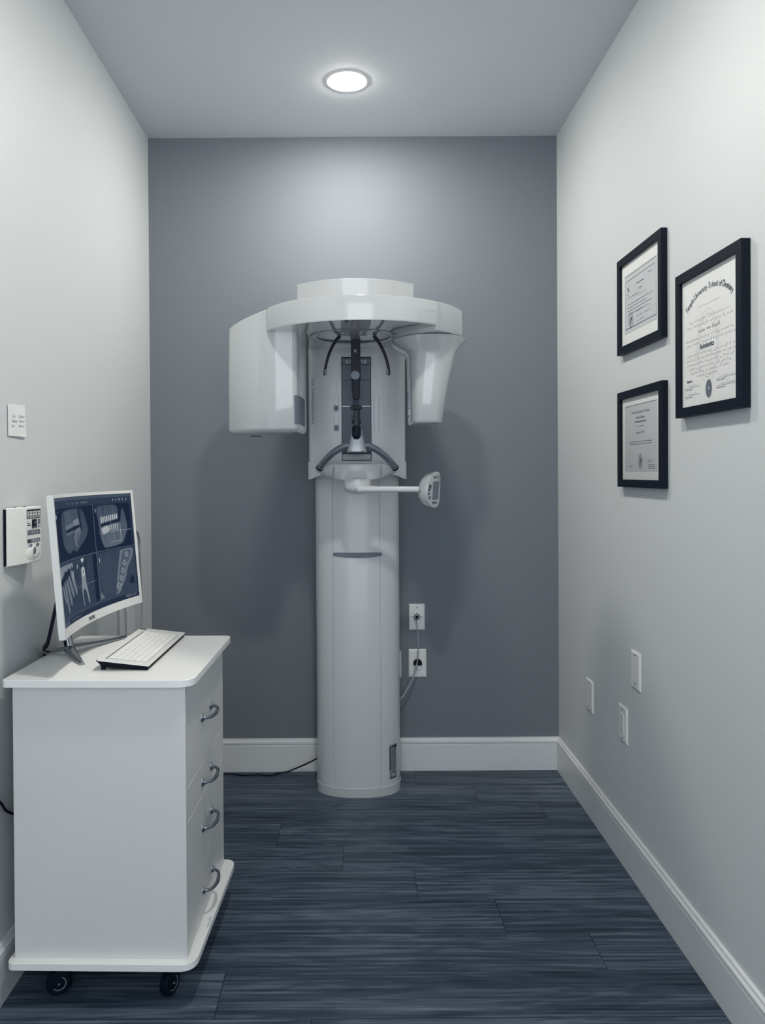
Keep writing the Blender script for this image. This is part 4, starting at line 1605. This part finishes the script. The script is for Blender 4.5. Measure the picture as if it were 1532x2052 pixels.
def words(bm, o, x0, x1, y, h, rnd, mi=0):
    x = x0
    while x < x1:
        w_ = rnd.uniform(1.5, 4.5) * h * 0.7
        xe = min(x1, x + w_)
        quad(bm, o, DYm, DZ, x, xe, y, y + h * rnd.uniform(0.6, 0.9), mi)
        x = xe + h * 0.5


def cert_small_top(bm, o, w, h):
    r = random.Random(11)
    for (a0, b0) in ((0.004, 0.004), (0.014, 0.020)):
        stroke(bm, o, DYm, DZ, [(-w + a0, h - b0), (w - a0, h - b0)], 0.0016, 1)
    stroke(bm, o, DYm, DZ, [(-w + 0.006, -h + 0.014), (w - 0.004, -h + 0.014)], 0.0018, 0)
    stroke(bm, o, DYm, DZ, [(-w + 0.006, -h + 0.014), (-w + 0.006, h - 0.020)], 0.0008, 1)
    stroke(bm, o, DYm, DZ, [(w - 0.005, -h + 0.014), (w - 0.005, h - 0.020)], 0.0008, 1)
    words(bm, o, 0.062 * w / 0.12, 0.085 * w / 0.12, h * 0.62, 0.003, r, 1)
    words(bm, o, -w * 0.20, w * 0.25, h * 0.50, 0.0035, r, 0)
    words(bm, o, -w * 0.10, w * 0.15, h * 0.30, 0.003, r, 0)
    words(bm, o, -w * 0.80, -w * 0.05, h * 0.18, 0.0022, r, 1)
    scrawl(bm, o, DYm, DZ, -w * 0.35, w * 0.45, h * 0.10, 0.006, 0.0008, r, 1)
    for k, (a_, b2) in enumerate(((-0.8, 0.75), (-0.8, 0.4), (-0.8, 0.72), (-0.8, 0.1))):
        words(bm, o, w * a_, w * b2, -h * (0.06 + 0.11 * k), 0.0024, r, 1)
    # small emblem at the upper left
    disc(bm, o, DYm, DZ, -w * 0.76, h * 0.50, 0.004, 0.006, 0)
    disc(bm, o, DYm, DZ, -w * 0.70, h * 0.42, 0.004, 0.004, 1)
    disc(bm, o, DYm, DZ, -w * 0.78, h * 0.30, 0.0025, 0.005, 1)
    seal(bm, o, -w * 0.58, -h * 0.62, 0.019, 0.024)
    for k, (a_, b2) in enumerate(((-0.2, 0.55), (-0.2, 0.65), (-0.2, 0.25))):
        y = -h * (0.42 + 0.17 * k)
        words(bm, o, w * a_, w * (a_ + 0.14), y, 0.0026, r, 1)
        scrawl(bm, o, DYm, DZ, w * (a_ + 0.18), w * b2, y + 0.001, 0.0055, 0.0009, r, 0)


def cert_big(bm, o, w, h):
    r = random.Random(5)
    s = 'Temple University School of Dentistry'
    A0, A1 = math.radians(148), math.radians(32)
    Rx, Ry = w * 0.93, h * 0.50
    cyc = h * 0.22
    wd = {' ': 0.6, 'i': 0.5, 'l': 0.5, 't': 0.65, 'f': 0.6, 'r': 0.7, 's': 0.8, 'T': 1.3, 'U': 1.3, 'S': 1.2, 'D': 1.3, 'm': 1.5, 'v': 0.95}
    tot = sum(wd.get(c, 1.0) for c in s)
    acc = 0
    for c in s:
        k = wd.get(c, 1.0)
        a_ = A0 + (A1 - A0) * (acc + k / 2) / tot
        acc += k
        if c == ' ': continue
        p = o + DYm * (Rx * math.cos(a_)) + DZ * (cyc + Ry * math.sin(a_))
        tan = (DYm * (Rx * math.sin(a_)) + DZ * (-Ry * math.cos(a_))).normalized()
        nn = Vector((-1, 0, 0)).cross(tan).normalized()
        if nn.z < 0: nn = -nn
        text(bm, c, 0.019 if c.islower() else 0.022, p, tan, nn, 0, bold=0.0004, sx=0.85)
    scrawl(bm, o, DYm, DZ, -w * 0.42, w * 0.38, h * 0.50, 0.004, 0.0006, r, 1)
    for (y, a_, b2) in ((0.30, -0.72, 0.75), (0.22, -0.78, 0.82), (0.02, -0.85, 0.95), (-0.055, -0.85, 0.95), (-0.22, -0.82, 0.92), (-0.29, -0.85, 0.95), (-0.36, -0.82, 0.85),
                       (-0.43, -0.74, 0.75), (-0.495, -0.66, 0.68), (-0.56, -0.42, 0.28)):
        scrawl(bm, o, DYm, DZ, w * a_, w * b2, h * y, 0.0072, 0.0008, r, 1)
    scrawl(bm, o, DYm, DZ, -w * 0.36, w * 0.42, h * 0.115, 0.0105, 0.0020, r, 0)
    text(bm, 'Endodontics', 0.017, o + DYm * (-0.01) + DZ * (-h * 0.145), DYm, DZ, 0, bold=0.0005, sx=0.9)
    for (rx, ry) in ((0.058, 0.090), (0.049, 0.078)):
        circle_line(bm, o, DYm, DZ, -0.006, -h * 0.12, rx, ry, 0.0007, 2)
    text(bm, 'Diploma', 0.0095, o + DYm * (-w * 0.72) + DZ * (-h * 0.615), DYm, DZ, 0, bold=0.0002)
    for (x0, x1, y) in ((-0.88, -0.30, -0.70), (-0.88, -0.30, -0.82), (0.28, 0.95, -0.66), (0.28, 0.95, -0.77)):
        stroke(bm, o, DYm, DZ, [(w * x0, h * y), (w * x1, h * y)], 0.0007, 1)
        words(bm, o, w * x0, w * (x0 + 0.28), h * y - 0.0055, 0.0024, r, 1)
        scrawl(bm, o, DYm, DZ, w * (x0 + 0.12), w * (x1 - 0.1), h * y + 0.002, 0.007, 0.0007, r, 1)
    disc(bm, o, DYm, DZ, 0.0, -h * 0.775, 0.0165, 0.0225, 3)
    disc(bm, o + Vector((-0.0003, 0, 0)), DYm, DZ, 0.001, -h * 0.765, 0.002, 0.003, 4)


def cert_small_low(bm, o, w, h):
    r = random.Random(21)
    stroke(bm, o, DYm, DZ, [(-w, h), (w, h)], 0.0020, 1)
    stroke(bm, o, DYm, DZ, [(-w, -h), (-w, h)], 0.0007, 1)
    text(bm, 'University of Southern California', 0.0112, o + DZ * (h * 0.74), DYm, DZ, 1, sx=1.0)
    text(bm, 'School of Dentistry', 0.0088, o + DZ * (h * 0.58), DYm, DZ, 1, bold=0.0002)
    text(bm, 'Department of Endodontics', 0.0080, o + DZ * (h * 0.46), DYm, DZ, 1, bold=0.0002)
    words(bm, o, -w * 0.22, w * 0.2, h * 0.345, 0.0018, r, 1)
    scrawl(bm, o, DYm, DZ, -w * 0.28, w * 0.26, h * 0.13, 0.008, 0.0017, r, 0)
    words(bm, o, -w * 0.66, w * 0.7, -h * 0.12, 0.0026, r, 1)
    words(bm, o, -w * 0.68, w * 0.7, -h * 0.19, 0.0026, r, 1)
    seal(bm, o, 0.0, -h * 0.70, 0.014, 0.022)
    words(bm, o, -w * 0.72, -w * 0.5, -h * 0.84, 0.002, r, 1)
    words(bm, o, -w * 0.68, -w * 0.55, -h * 0.89, 0.002, r, 1)
    scrawl(bm, o, DYm, DZ, w * 0.42, w * 0.85, -h * 0.72, 0.008, 0.0009, r, 0)
    for k in range(3): words(bm, o, w * 0.48, w * 0.85, -h * (0.82 + 0.05 * k), 0.0018, r, 1)


certificate(1337, 1235, 450, 672, 0.019, 'smaller black framed certificate with a wide white mat, hanging above the other small one', 0.024, (0.026, 0.037), cert_small_top)
certificate(1504, 1352, 470, 814.6, 0.0225, 'largest black framed certificate, with an arched title, hanging nearest the camera on the right wall', 0.0245, None, cert_big)
certificate(1338.5, 1236, 759.5, 980, 0.019, 'smaller black framed certificate with a white mat, lowest of the three on the right wall', 0.024, (0.028, 0.026), cert_small_low)

# ------------------------------------------------------------------ wall plates


def wall_plate(name, o, xd, nd, w, h, label, cat, extra=None, group=None):
    xd, nd = Vector(xd), Vector(nd)
    t = empty(name, o - DZ * (h / 2), label, cat, group)
    bm = bmesh.new()
    pl = [(-w / 2, -h / 2), (w / 2, -h / 2), (w / 2, h / 2), (-w / 2, h / 2)]
    ip = [(a * (1 - 0.010 / w), b * (1 - 0.010 / h)) for a, b in pl]
    loft(bm, [[o + xd * a + DZ * b for a, b in pl], [o + xd * a + DZ * b + nd * 0.0025 for a, b in pl], [o + xd * a + DZ * b + nd * 0.0058 for a, b in ip]])
    obj('face_plate', bm, M['plate'], t, ang=20)
    if extra: extra(t, o + nd * 0.0060, xd, nd, w, h)
    return t


def screws(t, o, xd, nd, zs, m='slot'):
    for z in zs:
        bm = bmesh.new()
        cyl(bm, o + DZ * z - nd * 0.001, o + DZ * z + nd * 0.0012, 0.0030, seg=14)
        obj('screw', bm, M[m], t)


def blank(t, o, xd, nd, w, h): screws(t, o, xd, nd, (0.048, -0.041))


def outlet(t, o, xd, nd, w, h):
    bm = bmesh.new()
    pl = round_poly([(-0.0165, -0.033), (0.0165, -0.033), (0.0165, 0.033), (-0.0165, 0.033)], 0.002, 3)
    loft(bm, [[o + xd * a + DZ * b - nd * 0.002 for a, b in pl], [o + xd * a + DZ * b + nd * 0.0015 for a, b in pl]])
    r_ = obj('receptacle', bm, M['plate'], t, ang=20)
    bm = bmesh.new()
    for s_ in (-0.018, 0.018):
        for (a, w_, hh) in ((-0.006, 0.0016, 0.008), (0.006, 0.0016, 0.007)):
            quad(bm, o + nd * 0.0018, xd, DZ, a - w_ / 2, a + w_ / 2, s_ + 0.001, s_ + 0.001 + hh)
        disc(bm, o + nd * 0.0018, xd, DZ, 0, s_ - 0.005, 0.0022, 0.0022, 0, 12)
    obj('slots', bm, M['inkd'], r_, smooth=False, recalc=False)
    screws(t, o, xd, nd, (0.0, 0.048, -0.048))


def rplate(px, py, label, extra, cat, name='wall_plate', grp=None):
    o = PX(px, py, XR)
    return wall_plate(name, o, (0, -1, 0), (-1, 0, 0), 0.074, 0.118, label, cat, extra, grp)


rplate(1182.5, 1393, 'blank white wall plate on the right wall, the one nearest the back corner', blank, 'wall plate', grp='wall plates on the right wall')
rplate(1275, 1343.5, 'blank white wall plate on the right wall, the highest of the three', blank, 'wall plate', grp='wall plates on the right wall')
rplate(1249.5, 1450, 'white electrical outlet with two sockets, lowest plate on the right wall', outlet, 'outlet', 'electrical_outlet')


def star(t, o, xd, nd, w, h):
    screws(t, o, xd, nd, (0.041,))
    bm = bmesh.new()
    for k in range(8):
        a_ = math.pi / 4 * k
        d_ = (math.cos(a_), math.sin(a_))
        stroke(bm, o + nd * 0.0005, xd, DZ, [(0.002 * d_[0], 0.002 * d_[1]), (0.0180 * d_[0], 0.0180 * d_[1])], 0.0040)
    disc(bm, o + nd * 0.0006, xd, DZ, 0, 0, 0.0065, 0.0065)
    stroke(bm, o + nd * 0.0002, xd, DZ, [(-w / 2 + 0.004, 0), (w / 2 - 0.004, 0)], 0.0007)
    finish(obj('cable_slit', bm, M['dark'], t, smooth=False, recalc=False), 'dark star-shaped cable opening')


def hole(t, o, xd, nd, w, h):
    bm = bmesh.new()
    pl = [(0.0185 * math.cos(q_), 0.0185 * math.sin(q_)) for q_ in [math.radians(-20 + 220 * k / 24) for k in range(25)]]
    loft(bm, [[o + xd * a + DZ * (b + 0.001) - nd * 0.004 for a, b in pl], [o + xd * a + DZ * (b + 0.001) + nd * 0.014 for a, b in pl]])
    obj('black_plug', bm, M['dark'], t)
    bm = bmesh.new()
    pl = [(0.022 * math.cos(q_), -0.008 + 0.018 * math.sin(q_)) for q_ in [math.radians(180 + 180 * k / 24) for k in range(25)]]
    loft(bm, [[o + xd * a + DZ * b - nd * 0.001 for a, b in pl], [o + xd * a + DZ * b + nd * 0.006 for a, b in pl]])
    obj('lower_hood', bm, M['plate'], t)


wp1 = PY(834.7, 1236, 0)
wall_plate('cable_plate', wp1, (1, 0, 0), (0, -1, 0), 0.068, 0.113, 'white wall plate with a dark star-shaped cable opening, on the slate wall', 'wall plate', star)
wp2 = PY(836, 1328.5, 0)
wall_plate('cable_plate', wp2, (1, 0, 0), (0, -1, 0), 0.076, 0.122, 'white wall plate with a black plug, below the star-shaped opening on the slate wall', 'wall plate', hole)
wp3 = PY(786, 1331, 0)
wall_plate('wall_plate', wp3, (1, 0, 0), (0, -1, 0), 0.076, 0.113, 'white wall plate mostly hidden behind the machine column, only its right edge showing', 'wall plate')
cord('data_cable', [PY(833, 1241, -0.004), PY(833.5, 1246, -0.022), PY(836, 1262, -0.026), PY(837.5, 1290, -0.026), PY(836, 1320, -0.030), PY(834, 1336, -0.036), PY(826, 1362, -0.040),
                    PY(812, 1388, -0.045), PY(800, 1404, -0.055), PY(785, 1415, -0.03)], 0.0026, M['cord'], 'pale cable to the upper wall plate', parent=mach)
cord('plug_cable', [PY(834, 1332, -0.020), PY(833, 1340, -0.034), PY(826.5, 1358, -0.036), PY(815, 1380, -0.036), PY(805.5, 1396, -0.046), PY(790, 1405, -0.03)], 0.0034, M['cord'],
     'pale thicker cable to the lower wall plate', parent=mach)

zfl = 0.004
cord('floor_cable', [PY(655, 1512, -0.10), PY(636, 1519.5, -0.10), PZ(615, 1530, 0.045), PZ(592, 1540, 0.020), PZ(575, 1546.5, 0.0065), PZ(560, 1549, 0.0040), PZ(540, 1553.5, 0.0040), PZ(515, 1552, 0.0040), PZ(490, 1553.5, 0.0040),
                     PZ(470, 1551.5, 0.0040), PZ(440, 1551.5, 0.0040), PZ(380, 1554, 0.0040)],
     0.0032, M['cordb'], 'thin black cable lying on the floor', parent=mach)
